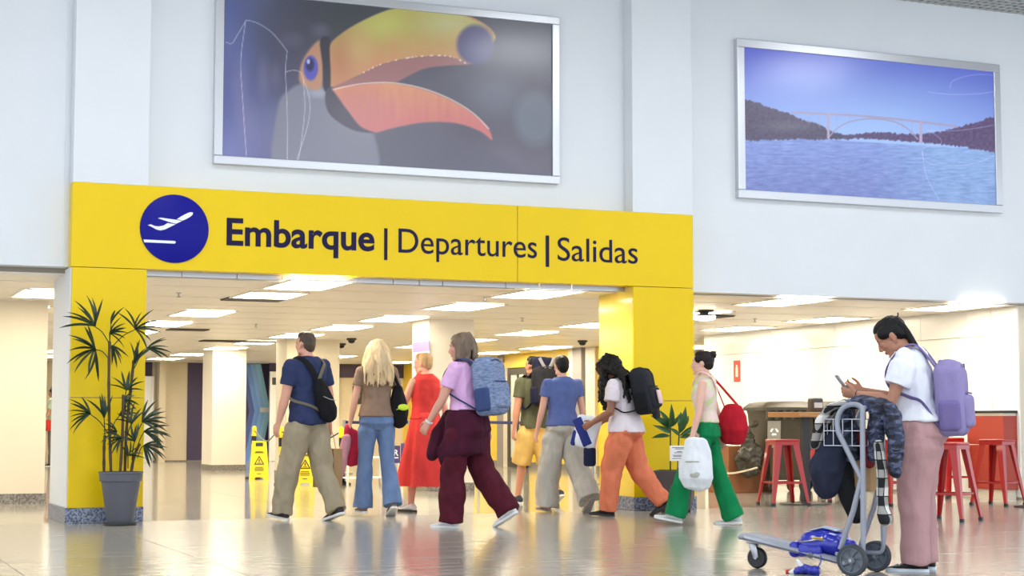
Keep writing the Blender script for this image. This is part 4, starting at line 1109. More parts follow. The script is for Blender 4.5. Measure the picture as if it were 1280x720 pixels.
for z, e in ((.11, .018), (.06, .03), (.0, .035), (-.08, .045), (-.16, .05), (-.24, .05), (-.30, .035)):
    rx, ry, yo = sect_at(s, max(z, -.05) * k); rings.append([pt + V((0, .0, 0)) + V((0, 0, -.10 * max(0, (pt - s.T(0, 0, z * k)).y) / .2 * (1 if z < -.05 else 0))) for pt in s.ring(z * k, rx + e, ry + e, yo + (.05 if z < -.1 else 0))])
q.loft(rings)
q.limb([s.T(-.10, .13, .07), s.T(-.05, .17, .04), s.T(-.10, .24, -.14), s.T(-.14, .28, -.30)], [.04, .055, .075, .06], (1, 0, 0), 10)
q.limb([s.T(.10, .13, .07), s.T(-.0, .17, .04), s.T(.02, .18, -.10), s.T(.0, .17, -.22)], [.035, .04, .04, .03], (1, 0, 0), 10)
part(q, 'sweater_body', cloth('dark maroon knit', (66, 18, 40), .2), o, at, .01, smooth=3, fold=.014)
bg = ramp_noise('blue grey heather canvas', [(0, (104, 120, 154)), (.45, (124, 140, 172)), (.6, (142, 156, 184))], 22, .85, (1, 1, 4), 3)
backpack(s, 'blue grey heather backpack on the woman in pink', bg, cloth('slate blue lining', (58, 74, 118)), .33, .50, .21, .04, tilt=-4)
q = MB(); q.lathe([(.030, -.008), (.036, -.008), (.036, .008), (.030, .008)], 18, s.wr[-1], None)
q2 = MB(); q2.lathe([(.031, -.009), (.037, -.007), (.037, .007), (.031, .009)], 20, (0, 0, 0)); me = q2.mesh('bracelet', mat('pale bracelet', (222, 220, 222), .3))
bo = link('bracelet', me, p); bo.location = s.wr[-1]; bo.rotation_euler = V((0, 0, 1)).rotation_difference(s.hd[-1]).to_euler()

# ---- 5 man in olive t-shirt
s = Sk(1.70, False, 2, (0, 10, 0), L=(14, 3, 10, -2, 2), Rr=(-12, 3, -34, 26, 4), aL=(2, 9, 8, 4), aR=(6, 8, 30, 0), wide=1.0, deep=1.1, arm=1.08)
p = place(s, 668, 630, 34, 'man in olive t-shirt and tan shorts beside a yellow wall')
body(s, p, (206, 146, 116)); shirt(s, p, cloth('olive cotton', (92, 94, 70)), -.06, .58, .016, sleeve_r=.064, seed=10)
trousers(s, p, cloth('tan twill', (216, 180, 104)), length=.53, waist=.0, tuck=-.06, rad=(.120, .122, .116), fold=.010, seed=11)
shoes(s, p, mat('navy running shoe', (38, 44, 66), .7), M_RUB); hair(s, p, hair_mat('black hair', (16, 14, 13)), 'crop', 9)
dk = cloth('dark charcoal nylon', (40, 40, 44), .2)
o, at, c, Mx = backpack(s, 'dark charcoal backpack with a grey V stripe on the man in olive', dk, cloth('navy nylon', (30, 32, 58)), .30, .46, .17, .20)
q = MB()
q.rbox(c + Mx @ V((0, .02, .25)), (.27, .13, .18), .05, Mx, 4); part(q, 'pack_lid', cloth('navy nylon', (30, 32, 58)), o, at, .008, smooth=3, fold=.006)
for sd in (-1, 1):
    q = MB(); q.band([c + Mx @ V((sd * .10, -.055, .325)), c + Mx @ V((sd * .06, -.062, .25)), c + Mx @ V((0, -.066, .175))], .022, .008, (1, 0, 0)); part(q, 'grey_stripe', mat('grey webbing', (142, 142, 146), .8), o, at)

# ---- 6 person in blue t-shirt
s = Sk(1.62, True, 1, (3, -8, 0), L=(10, 5, 4, -4, 2), Rr=(-16, 5, -34, 42, 4), aL=(6, 10, 18, 6), aR=(-8, 10, 4, 8), wide=1.16, hip=1.04, deep=1.1, arm=1.05, hs=1.05)
p = place(s, 703, 640, 28, 'person in blue t-shirt and loose pale grey trousers with short black hair')
body(s, p, (222, 170, 148)); shirt(s, p, cloth('blue cotton', (90, 106, 160)), .0, .48, .018, hem_flare=.012, sleeve_r=.066, seed=12)
trousers(s, p, cloth('pale grey linen', (184, 182, 172)), waist=.04, tuck=.0, rad=(.118, .124, .124, .132, .138), ease=.02, fold=.016, seed=13)
shoes(s, p, mat('beige sandal', (190, 178, 164), .6), mat('grey sole', (150, 146, 142), .6), 'sandal'); hair(s, p, hair_mat('black hair', (16, 14, 13)), 'short', 11)

# ---- 7 woman with long black hair and orange trousers
s = Sk(1.61, True, 15, (46, 14, 0), L=(16, 3, 6, -4, 2), Rr=(-16, 3, -38, 32, 2), aL=(4, 10, 62, -4), aR=(10, 8, 66, -6), wide=1.15, hip=1.1, deep=1.35, arm=1.25, hs=1.2)
p = place(s, 782, 645, 70, 'woman with long dark hair in white t-shirt and orange trousers, head bowed')
body(s, p, (150, 100, 78), brow=(26, 20, 18)); shirt(s, p, cloth('white cotton', (226, 216, 222), .05), -.04, .6, .02, hem_flare=.014, sleeve_r=.072, seed=14)
trousers(s, p, cloth('orange linen', (220, 124, 90)), waist=.02, tuck=-.04, rad=(.135, .130, .116, .104, .092), ease=.02, fold=.014, seed=15)
shoes(s, p, M_BLKSH, mat('dark sole', (48, 46, 46), .6)); hair(s, p, hair_mat('curly black hair', (15, 11, 10)), 'curly', 13, length=.32, n=90)
o, at, c, Mx = backpack(s, 'black backpack with a pale pink tag on the woman in orange trousers', cloth('black ripstop', (36, 38, 44), .2), M_BLKC, .32, .45, .19, .12)
q = MB(); q.rbox(c + Mx @ V((.0, -.15, -.08)), (.11, .014, .14), .006, Mx, 2); part(q, 'pink_tag', mat('pale pink tag', (222, 184, 192), .5), o, at)
q = MB(); q.limb([c + Mx @ V((.15, -.02, -.14)), c + Mx @ V((.17, -.02, -.24))], [.045, .042], (1, 0, 0), 14); part(q, 'bottle_pouch', cloth('grey mesh pouch', (58, 58, 62)), o, at, .007)
o, at = carried(s, 'shopping_bag', 'white and blue shopping bag carried by the woman in orange trousers', 'bag', (s.wr[-1] + s.wr[1]) * .5 + V((0, .06, -.3)))
c = (s.wr[-1] + s.wr[1]) * .5 + V((-.04, .10, -.10))
q = MB(); q.rbox(c, (.12, .26, .34), .05, rotx(R(14)), 3); part(q, 'bag_body', cloth('white plastic', (222, 228, 238), .08), o, at, .008, smooth=2, fold=.012)
q = MB(); q.rbox(c + V((-.055, .03, .0)), (.03, .10, .3), .012, rotx(R(-24)), 2); q.rbox(c + V((.0, .12, -.06)), (.13, .06, .16), .02, rotx(R(14)), 2); part(q, 'blue_print', cloth('blue print', (44, 56, 128)), o, at)
q = MB(); q.rbox(c + V((.0, -.03, -.25)), (.10, .12, .20), .03, None, 2); part(q, 'navy_pouch', cloth('navy pouch', (28, 34, 62)), o, at)

# ---- 8 woman in green trousers
s = Sk(1.60, True, 3, (0, 0, 0), L=(28, 3, 14, -10, 0), Rr=(-14, 3, -20, 4, 0), aL=(6, 10, 14, 6), aR=(-16, 10, -8, 10), wide=.98, hs=1.04)
p = place(s, 884, 656, 80, 'woman in green flared trousers with a dark hair bun')
body(s, p, (224, 176, 156)); shirt(s, p, ramp_noise('pale green and blush print', [(0, (206, 214, 160)), (.42, (232, 206, 200)), (.55, (214, 220, 176)), (.7, (226, 226, 218))], 9, .85), .08, 0, .018, seed=16)
q = MB(); k = s.k; q.band([s.T(-.10, .10, .42), s.T(-.115, .03, .54), s.T(-.10, -.08, .50), s.T(-.04, -.125, .36)], .02, .005, (1, 0, 0)); part(q, 'blush_strap', cloth('blush cotton', (236, 206, 208)), p, V((0, 0, 0)))
trousers(s, p, cloth('green jersey', (10, 124, 72), .14), waist=.11, tuck=.08, rad=(.096, .082, .078, .096, .112), fold=.009, seed=17)
shoes(s, p, mat('white canvas shoe', (216, 224, 222), .6), M_RUB, 'canvas'); hair(s, p, hair_mat('dark bun hair', (30, 20, 17)), 'bun', 15)
o, at = carried(s, 'tote_bag', 'white plastic tote bag in the near hand of the woman in green', 'bag', s.wr[-1] + V((-.02, .03, -.45)))
hd = s.wr[-1] + s.hd[-1] * .09
q = MB(); c = hd + V((-.03, -.06, -.17)); q.limb([c + V((0, 0, .22)), c + V((0, 0, .12)), c, c + V((0, .0, -.12)), c + V((0, 0, -.18))], [(.03, .11), (.05, .135), (.075, .155), (.08, .16), (.06, .13)], (1, 0, 0), 18); part(q, 'bag_body', cloth('white tote plastic', (226, 230, 234), .05), o, at, .008, smooth=2, fold=.016, fscale=10)
q = MB(); q.ball(c + V((-.060, -.01, -.09)), (.034, .06, .045), 16); part(q, 'faded_print', mat('faded grey print', (176, 176, 168), .7), o, at)
q = MB(); q.ball(c + V((-.052, .02, .03)), (.034, .075, .012), 16); part(q, 'faded_print', mat('faded grey print', (176, 176, 168), .7), o, at)
q = MB(); q.band([c + V((0, .09, .20)), hd + V((0, .03, .03)), hd + V((0, -.03, .03)), c + V((0, -.09, .20))], .012, .004, (1, 0, 0)); part(q, 'bag_handle', M_RUB, o, at)
o, at = carried(s, 'handbag', 'red leather handbag on the far arm of the woman in green', 'bag', s.T(.2, -.18, -.1))
q = MB(); c = s.T(.16, -.22, .06); q.limb([c + V((0, 0, .16)), c + V((0, 0, .08)), c + V((0, 0, -.05)), c + V((0, 0, -.14))], [(.03, .09), (.06, .13), (.075, .15), (.06, .12)], (1, 0, 0), 18); part(q, 'bag_body', cloth('red leather', (176, 24, 40), .15), o, at, .008, smooth=2, fold=.01)
q = MB(); q.band([c + V((0, .07, .15)), s.T(.17, -.06, .46), s.T(.14, -.02, .535), s.T(.17, -.10, .44), c + V((0, -.07, .15))], .012, .006, (1, 0, 0)); part(q, 'bag_handle', cloth('red leather', (176, 24, 40)), o, at)

# ---- far person partly hidden behind the left pillar
s = Sk(1.66, True, 2, (0, 0, 0), aL=(10, 10, 50, 0), aR=(4, 10, 20, 6), voxel=.012)
p = place(s, 66, 583, 70, 'distant person in pale green top half hidden behind the left pillar')
body(s, p, (190, 140, 116)); shirt(s, p, cloth('pale green cotton', (180, 200, 176)), -.05, .6, .02, vox=.015); trousers(s, p, cloth('grey trousers', (120, 112, 106)), vox=.015)
shoes(s, p, M_BLKSH, M_RUB); hair(s, p, hair_mat('black hair', (16, 14, 13)), 'bob', 4, length=.15, n=30, vox=.01)
o, at = carried(s, 'handbag', 'small red bag held by the distant person behind the left pillar', 'bag', s.T(-.2, .12, -.15))
q = MB(); q.rbox(s.T(-.22, .12, -.05), (.14, .26, .24), .04); part(q, 'bag_body', cloth('scarlet canvas', (200, 56, 46)), o, at)

# ---- 9 woman with the phone beside the cart
PH = Sk(1.63, True, 13, (37, 8, 0), L=(3, 0, -1, 0, 4), Rr=(2, 0, -3, 0, 4), aL=(18, 6, 100, -9), aR=(24, 4, 106, -22), wide=1.12, hip=1.18, deep=1.22, arm=1.26, hs=1.10, neckf=.75, voxel=.0048, hand=(38, 30))
s = PH; k = s.k
p = place(s, 1151, 713, 82, 'woman in white t-shirt and dusty pink trousers looking at her phone')
body(s, p, (176, 124, 98), lip=(150, 84, 74), brow=(34, 24, 20), palm=((.9, -.1, .5), (-.9, 0, .5)))
shirt(s, p, cloth('bright white cotton', (232, 234, 242), .03), .05, .62, .022, vox=.007, hem_flare=.015, sleeve_r=.076, fold=.009, seed=18)
trousers(s, p, cloth('dusty pink crepe', (186, 146, 146), .06), waist=.10, tuck=.05, rad=(.152, .134, .106, .096, .094), ease=.018, vox=.008, fold=.010, seed=19)
shoes(s, p, mat('black sneaker knit', (30, 30, 34), .7, bump=.3, bscale=140), mat('pale blue sole', (214, 226, 236), .5)); hair(s, p, hair_mat('long black hair', (11, 9, 9), .3), 'tail', 21, vox=.005, length=.12)
lav = cloth('lavender nylon', (142, 131, 176), .08); lav2 = cloth('deeper lavender webbing', (118, 106, 156), .08)
backpack(s, 'lavender backpack on the woman with the phone', lav, lav2, .32, .46, .19, .03, strap_m=lav2, tilt=6, drop=.09)
o, at = carried(s, 'smartphone', 'grey smartphone held up by the woman in white', 'phone', s.wr[-1] + s.hd[-1] * .10 + V((.03, .0, .05)))
Mp = Matrix.Rotation(R(24), 3, 'Z') @ rotx(R(-36)) ; c = at
q = MB(); q.rbox(c, (.072, .009, .15), .004, Mp @ Matrix.Rotation(R(0), 3, 'X'), 2); part(q, 'phone_case', mat('pale blue phone case', (140, 152, 172), .35), o, at)
q = MB(); q.rbox(c + Mp @ V((0, -.0048, 0)), (.066, .002, .142), .0008, Mp, 1); part(q, 'phone_screen', mat('dark phone screen', (40, 46, 60), .08), o, at)
q2 = MB(); q2.lathe([(.026, -.002), (.0285, -.002), (.0285, .002), (.026, .002)], 20, (0, 0, 0)); bo = link('wrist_band', q2.mesh('wrist_band', mat('dark bracelet', (60, 40, 34), .5)), p); bo.location = s.wr[-1]; bo.rotation_euler = V((0, 0, 1)).rotation_difference(s.hd[-1]).to_euler()
# hair clip
q = MB(); q.limb([s.h(-.03, -.10, .062), s.h(0, -.118, .066), s.h(.03, -.10, .062)], [.006] * 3, (0, 0, 1), 6); q.limb([s.h(-.02, -.112, .07), s.h(-.024, -.128, .092)], [.004, .005], (0, 0, 1), 6); q.build('hair_clip', M_BLACK, p)
# ================================================================== PROPS
# ---- ceiling fittings of the low hall
M_VENT_SHADE = mat('dark void', (44, 40, 36), .9)  # dark colour stands in for the shade inside the open vents
for i, (x, y, txt) in enumerate(((4.75, 18.95, 'dark open ceiling vent beside the third from left light row near the gateway'), (5.4, 25.6, 'thin grey ceiling vent far inside on the left'), (7.1, 29.0, 'long dark ceiling slot in front of the left column'), (10.9, 19.6, 'dark ceiling slot beside the dome lamp right of the gateway'))):
    o = empty('ceiling_vent', (x, y, ZC), 0, txt, 'vent')
    q = MB(); lx = (.34, .3, .75, .5)[i]
    q.box((-lx, -.2, -.012), (lx, .2, -.004)); q.build('vent_opening', M_VENT_SHADE, o, smooth=False)
    q = MB()
    for j in range(5): q.box((-lx, -.16 + j * .08, -.02), (lx, -.15 + j * .08, -.012))
    q.build('vent_blades', mat('vent grey', (120, 112, 100), .5), o, smooth=False)
for i, (x, y, txt) in enumerate(((3.77, 18.37, 'first on the left'), (7.09, 17.62, 'near the gateway centre'), (6.02, 23.84, 'further in above the dark haired man'), (9.7, 17.6, 'right of the gateway'), (12.0, 19.9, 'above the bins'), (9.0, 21.0, 'beside the central column'))):
    o = empty('fire_sprinkler', (x, y, ZC), 0, f'small hanging metal fire sprinkler, {txt}', 'sprinkler', 'fire sprinklers')
    q = MB(); q.lathe([(.03, 0), (.03, -.006), (.008, -.008), (.008, -.04), (.002, -.041)], 10); q.build('stem', M_STEEL, o)
    q = MB(); q.lathe([(.022, -.045), (.024, -.048), (.002, -.049)], 10); q.build('deflector', M_DGREY, o)
def dome(p, txt):
    o = empty('dome_camera', p, 0, txt, 'camera')
    q = MB(); q.lathe([(.085, 0), (.085, -.03), (.078, -.035), (.002, -.036)], 18); q.build('housing', M_DGREY, o)
    q = MB(); q.lathe([(.062, -.034), (.058, -.06), (.04, -.082), (.002, -.092)], 18); q.build('lens_dome', mat('smoked dome', (16, 16, 18), .1), o)
dome((8.55, 27.3, ZC), 'dark dome camera on the ceiling above the man in navy'); dome((8.95, 29.2, ZC), 'second dark dome camera further back beside the white block'); dome((12.5, 26.5, ZC), 'dark dome camera on the ceiling near the yellow wall')
pl_ = fl(880, 388, ZC)
o = empty('dome_lamp', (pl_.x, pl_.y, ZC), 0, 'ceiling lamp with dark cap and glowing bowl just right of the gateway', 'lamp')
q = MB(); q.lathe([(.13, 0), (.13, -.02), (.06, -.03), (.06, -.05), (.14, -.055), (.14, -.075), (.002, -.076)], 20); q.build('lamp_cap', M_BLACK, o)
q = MB(); q.lathe([(.15, -.076), (.14, -.11), (.08, -.125), (.002, -.13)], 20); q.build('lamp_bowl', M_LAMP, o)

# ---- fire extinguisher sign on the white wall
p0 = wx(921.5, 464, XW)
o = empty('extinguisher_sign', (XW - .002, p0.y, p0.z), 0, 'small red fire extinguisher sign on the white right wall', 'sign')
q = MB(); q.box((-.006, -.10, -.17), (0, .10, .17)); q.build('sign_board', mat('red sign', (206, 74, 48), .5), o, smooth=False)
q = MB(); q.box((-.009, -.035, -.09), (-.006, .035, .06)); q.box((-.009, -.018, .06), (-.006, .018, .10)); q.build('extinguisher_symbol', mat('cream sign ink', (244, 222, 204), .5), o, smooth=False)

# ---- wet floor signs, posts, barriers
M_SY = mat('yellow plastic', (240, 216, 20), .4)
def wet_sign(x, y, rz, label):
    p = fl(x, y); o = empty('wet_floor_sign', (p.x, p.y + .12, 0), rz, label, 'sign')
    def board(sg):
        q = MB(); pts = [(-.165, 0), (-.075, 0), (-.055, .03), (.055, .03), (.075, 0), (.165, 0), (.118, .63), (-.118, .63)]
        t = lambda v: V((v.x, sg * (v.y + (.12 - v.z * .17)), v.z))
        q.prism(pts, .02, t); b_ = q.build('front_board' if sg < 0 else 'rear_board', M_SY, o, smooth=False)
        q = MB(); q.prism([(-.06, .54), (.06, .54), (.06, .60), (-.06, .60)], .003, lambda v: V((v.x, sg * (v.y + .0205 + (.12 - v.z * .17)), v.z))); q.build('handle_slot', M_DGREY, b_, smooth=False)
        return t, b_
    for sg in (-1, 1):
        t, b_ = board(sg)
        u = lambda v: V((v.x, sg * (v.y + .021 + (.12 - v.z * .17)), v.z))
        q = MB(); tri = [(-.085, .24), (.085, .24), (0, .385)]; inn = [(-.060, .255), (.060, .255), (0, .357)]
        for i in range(3):
            a, b2, c2, d2 = tri[i], tri[(i + 1) % 3], inn[(i + 1) % 3], inn[i]; q.prism([a, b2, c2, d2], .003, u)
        q.prism([(-.008, .285), (.008, .285), (.008, .33), (-.008, .33)], .003, u); q.prism([(-.03, .264), (.03, .264), (.03, .272), (-.03, .272)], .003, u)
        q.build('warning_symbol', M_BLACK, b_, smooth=False)
        q = MB()
        for z, w_ in ((.43, .075), (.445, .06), (.19, .06), (.165, .075), (.14, .07), (.085, .035)): q.prism([(-w_, z), (w_, z), (w_, z + .011), (-w_, z + .011)], .003, u)
        q.build('print_lines', M_BLACK, b_, smooth=False)
    return o
wet_sign(326, 599, -.25, 'yellow wet floor sign left of the man in navy')
wet_sign(384, 606, -.3, 'yellow wet floor sign seen between the legs of the man in navy')
def striped_post(x, y, h_, lean, label):
    p = fl(x, y); o = empty('hazard_post', (p.x, p.y, 0), 0, label, 'post', 'striped posts of the chain')
    q = MB(); q.lathe([(.13, 0), (.13, .025), (.05, .05), (.04, .06)], 16); q.build('base', M_BLACK, o)
    for i in range(6):
        z0, z1 = .05 + i * (h_ - .05) / 6, .05 + (i + 1) * (h_ - .05) / 6
        q = MB(); q.limb([V((lean * z0, 0, z0)), V((lean * z1, 0, z1))], [.042, .040], (1, 0, 0), 10, False, i == 5); q.build('stripe', M_SY if i % 2 else M_BLACK, o)
    return V((p.x + lean * h_ * .95, p.y, h_ * .95))
t1 = striped_post(316, 598, .84, .02, 'black and yellow striped post behind the left wet floor sign')
t2 = striped_post(353, 606, .84, -.04, 'black and yellow striped post beside the left hand of the man in navy')
t3 = striped_post(428, 606, .84, -.03, 'black and yellow striped post behind the right leg of the man in navy')
q = MB(); q.tube([t1, t1.lerp(t2, .5) - V((0, 0, .16)), t2, t2.lerp(t3, .5) - V((0, 0, .2)), t3], .010, 6, smooth=6); tag(q.build('barrier_chain', M_DGREY), 'thin dark chain strung between the striped posts', 'chain')
M_BELT = mat('navy belt', (40, 46, 110), .7)
def stanchion(x, y, label):
    p = fl(x, y); o = empty('queue_stanchion', (p.x, p.y, 0), 0, label, 'stanchion', 'queue stanchions')
    q = MB(); q.lathe([(.17, 0), (.17, .012), (.06, .03), (.03, .035)], 20); q.build('base', M_STEEL, o)
    q = MB(); q.lathe([(.028, .03), (.028, .90), (.034, .90), (.034, .98), (.002, .985)], 14); q.build('post', M_STEEL, o)
    return V((p.x, p.y, .94))
a1, a2 = stanchion(430, 592, 'steel queue stanchion left of the blonde woman'), stanchion(512, 594, 'steel queue stanchion between the blonde woman and the woman in red')
a3, a4 = stanchion(598, 592, 'steel queue stanchion behind the blue grey backpack'), stanchion(741, 605, 'steel queue stanchion left of the woman in orange trousers')
for u, v, t_ in ((a1, a2, 'navy retractable queue belt behind the blonde woman'), (a3, a4, 'navy retractable queue belt behind the man in olive')):
    q = MB(); q.limb([u, u.lerp(v, .5) - V((0, 0, .015)), v], [(.0025, .026)] * 3, (v - u).cross(V((0, 0, 1))).normalized(), 8, False, False); tag(q.build('queue_belt', M_BELT), t_, 'belt')
# purple queue signs with white letters
M_SIGNP = mat('purple sign', (72, 58, 128), .4)
def queue_sign(x0, x1, y0, y1, yb, txt, label):
    p = fl((x0 + x1) / 2, yb); a, c = wl(x0, y1, p.y), wl(x1, y0, p.y)
    o = empty('queue_sign', ((a.x + c.x) / 2, p.y, 0), 0, label, 'sign'); hw = (c.x - a.x) / 2
    q = MB(); q.box((-hw, -.012, a.z), (hw, .012, c.z)); q.build('sign_board', M_SIGNP, o, smooth=False, bevel=.004)
    q = MB(); q.box((-hw * .9, -.02, 0), (-hw * .8, .02, a.z)); q.box((hw * .8, -.02, 0), (hw * .9, .02, a.z)); q.box((-hw, -.16, 0), (-hw * .7, .16, .02)); q.box((hw * .7, -.16, 0), (hw, .16, .02)); q.build('sign_legs', M_RUB, o, smooth=False)
    me = text_mesh(txt, .10, None, .02); me.materials.clear(); me.materials.append(M_WHITE); wd = max(v.co.x for v in me.vertices)
    t = link('lettering', me, o); t.location = (hw * .8 - wd, -.0125, (a.z + c.z) / 2 - .02)
    q = MB(); q.box((hw * .8 - wd, -.015, (a.z + c.z) / 2 - .065), (hw * .8, -.012, (a.z + c.z) / 2 - .045)); q.build('underline', M_WHITE, o, smooth=False)
queue_sign(478, 500, 557, 579, 601, 'CR', 'purple sign with white letters CR beside the blue jeans')
queue_sign(501, 530, 554, 583, 604, 'R', 'purple sign with letter R behind the red skirt')
p0 = wl(448, 494, YF - .7)
o = empty('notice', (p0.x, YF - .61, p0.z), 0, 'small dark notice with a pale blue print on the far cream wall', 'notice')
q = MB(); q.box((-.12, -.03, -.22), (.12, 0, .22)); q.build('notice_board', M_DGREY, o, smooth=False)
q = MB(); q.ball((0, -.03, 0), (.07, .008, .10), 12); q.build('notice_print', mat('pale blue print', (120, 150, 180), .5), o)
# low white trestle racks behind the queue
for i, (x, lab) in enumerate(((455, 'low white rack on the floor left of the blonde woman'), (545, 'low white rack on the floor behind the red skirt'))):
    p = fl(x, 606); o = empty('tray_rack', (p.x, p.y, 0), 0, lab, 'rack')
    for sx in (-.32, .32):
        for sy in (-.2, .2):
            q = MB(); q.box((sx - .015, sy - .015, 0), (sx + .015, sy + .015, .42)); q.build('leg', M_RUB, o, smooth=False)
    for z in (.1, .4):
        q = MB(); q.box((-.34, -.22, z), (.34, .22, z + .02)); q.build('shelf', M_WHITE, o, smooth=False)

# ---- red metal bar stools
M_RED = mat('red lacquered steel', (172, 24, 22), .34, var=.05, coat=.2)
def stool(x, y, rz, label):
    o = empty('bar_stool', (x, y, 0), rz, label, 'stool', 'red metal bar stools')
    q = MB(); q.rbox((0, 0, .735), (.30, .30, .03), .014, None, 3); q.build('seat', M_RED, o)
    q = MB(); q.box((-.145, -.145, .685), (.145, -.138, .73)); q.box((-.145, .138, .685), (.145, .145, .73)); q.box((-.145, -.138, .685), (-.138, .138, .73)); q.box((.138, -.138, .685), (.145, .138, .73)); q.build('seat_apron', M_RED, o, smooth=False)
    for sx in (-1, 1):
        for sy in (-1, 1):
            t, b_ = V((sx * .125, sy * .125, .72)), V((sx * .215, sy * .215, .03)); q = MB()
            def lr(p, w_): return [p + V((sx * .012, sy * .012, 0)), p + V((-sx * w_, sy * .012, 0)), p + V((-sx * w_, sy * .004, 0)), p + V((sx * .002, sy * .002, 0)), p + V((sx * .004, -sy * w_, 0)), p + V((sx * .012, -sy * w_, 0))]
            q.loft([lr(t, .064), lr(t.lerp(b_, .5), .046), lr(b_, .020)]); lg = q.build('leg', M_RED, o, sharp=25)
            q = MB(); q.box((b_.x - .018, b_.y - .018, 0), (b_.x + .018, b_.y + .018, .035)); q.build('rubber_foot', M_BLACK, lg, smooth=False)
    for z, r_ in ((.26, .184),):
        for a, b_ in (((-r_, -r_), (r_, -r_)), ((r_, -r_), (r_, r_)), ((r_, r_), (-r_, r_)), ((-r_, r_), (-r_, -r_))):
            q = MB(); q.limb([(a[0], a[1], z), (b_[0], b_[1], z)], [(.004, .012)] * 2, (0, 0, 1) if 0 else (.3, .3, 0), 6); q.build('footrest_bar', M_RED, o)
    return o
for (x, y), rz, lab in ((fl(978, 549, .75).xy, R(-8), 'red bar stool left of the bar table, in front of the bins'), (fl(1036, 548, .75).xy, R(12), 'red bar stool partly hidden by the dark drawstring bag'), (fl(1186, 553, .75).xy, R(28), 'red bar stool just right of the woman in dusty pink trousers'),
                        (fl(1246, 549, .75).xy, R(22), 'red bar stool in front of the red counter'), (fl(1109, 549, .75).xy, R(15), 'red bar stool showing between the plaid sleeve and the pink trousers'), (fl(1184, 547, .75).xy, R(5), 'farther red bar stool behind the stool next to the phone woman')):
    stool(x, y, rz, lab)
# ---- bar table and dispenser
tx, ty = fl(1007, 630).xy
o = empty('bar_table', (tx, ty, 0), 0, 'wooden topped bar table on a dark pedestal in front of the bins', 'table')
q = MB(); q.box((-.26, -.30, 1.0), (.46, .38, 1.06)); q.build('table_top', mat('oak table top', (178, 128, 74), .4, var=.15, vscale=4, stretch=(1, 9, 9)), o, smooth=False, bevel=.006)
q = MB(); q.box((-.045, -.045, .02), (.045, .045, 1.0)); q.build('pedestal', M_DGREY, o, smooth=False, bevel=.004)
q = MB(); q.lathe([(.30, 0), (.30, .01), (.08, .03), (.05, .035)], 28); q.build('base_plate', M_DGREY, o)
o = empty('napkin_dispenser', (tx + .12, ty - .05, 1.06), 0, 'dark napkin dispenser standing on the bar table', 'dispenser')
q = MB(); q.rbox((0, 0, .08), (.15, .12, .16), .02); q.build('dispenser_body', mat('dark brown plastic', (60, 54, 46), .4), o)
q = MB(); q.box((-.055, -.066, .05), (.055, -.058, .11)); q.box((-.06, -.05, .155), (.06, .05, .168)); q.build('dispenser_label', mat('pale label', (196, 196, 192), .5), o, smooth=False)
# ---- wheeled bins
M_BIN = mat('olive brown bin plastic', (66, 61, 48), .5, var=.06)
def bin_(x, y, label, sign):
    o = empty('wheeled_bin', (x, y, 0), R(-12), label, 'bin', 'wheeled bins by the white wall')
    q = MB()
    rg = lambda z, wx_, wy, n=3: [V((a * wx_, b_ * wy, z)) for a, b_ in ((1, .86), (.92, 1), (-.92, 1), (-1, .86), (-1, -.86), (-.92, -1), (.92, -1), (1, -.86))]; rg0 = rg; rg = lambda z, a, b_: rg0(z, a * .58, b_)
    q.loft([rg(.17, .46, .30), rg(.24, .50, .33), rg(1.05, .60, .40), rg(1.10, .62, .42)]); q.build('bin_body', M_BIN, o, sharp=40)
    for i in range(7):
        q = MB(); xx = -.33 + i * .11; q.box((xx - .02, -.46, .98), (xx + .02, -.40, 1.10)); q.build('rim_rib', M_BIN, o, smooth=False)
    q = MB(); q.loft([rg(1.10, .68, .47), rg(1.14, .68, .47), rg(1.20, .58, .38), rg(1.225, .40, .25)]); q.build('lid', M_BIN, o, sharp=25)
    for sx in (-.22, .22):
        for sy in (-.24, .24):
            q = MB(); q.lathe([(.03, -.025), (.09, -.025), (.1, 0), (.09, .025), (.03, .025)], 16, (sx, sy, .1), Matrix.Rotation(R(90), 3, 'Y')); wh = q.build('wheel', M_BLACK, o)
            q = MB(); q.box((sx - .035, sy - .03, .1), (sx - .028, sy + .03, .2)); q.box((sx + .028, sy - .03, .1), (sx + .035, sy + .03, .2)); q.build('wheel_fork', M_STEEL, wh, smooth=False)
    if sign:
        q = MB(); q.box((sign - .09, -.395, .60), (sign + .09, -.385, .96)); st = q.build('recycling_sticker', mat('grey sticker', (150, 146, 134), .5), o, smooth=False)
        st.data.transform(Matrix.Rotation(0, 4, 'X'))
        for v in st.data.vertices: v.co.y -= (v.co.z - .6) * .085 - .012
        q = MB()
        for i in range(3):
            a = 2 * pi * i / 3 + .5; c = V((sign, -.405, .82)); d_ = V((cos(a), 0, sin(a))) * .045; e_ = V((-sin(a), 0, cos(a))) * .03
            q.prism([((c + d_ * 1.15 + e_ * 1.1).x, (c + d_ * 1.15 + e_ * 1.1).z), ((c + d_ * .55 + e_ * .9).x, (c + d_ * .55 + e_ * .9).z), ((c + d_ * .6 - e_ * .5).x, (c + d_ * .6 - e_ * .5).z), ((c + d_ * .4 - e_ * .5).x, (c + d_ * .4 - e_ * .5).z), ((c + d_ * .95 - e_ * 1.3).x, (c + d_ * .95 - e_ * 1.3).z), ((c + d_ * 1.4 - e_ * .5).x, (c + d_ * 1.4 - e_ * .5).z), ((c + d_ * 1.15 - e_ * .5).x, (c + d_ * 1.15 - e_ * .5).z)], .012, lambda v: V((v.x, c.y + v.y, v.z)))
        q.box((sign - .05, -.41, .66), (sign + .05, -.40, .68)); q.build('sticker_symbol', M_WHITE, o, smooth=False)
bx, by = 12.3, 19.7
bc = wl(976, 560, by)
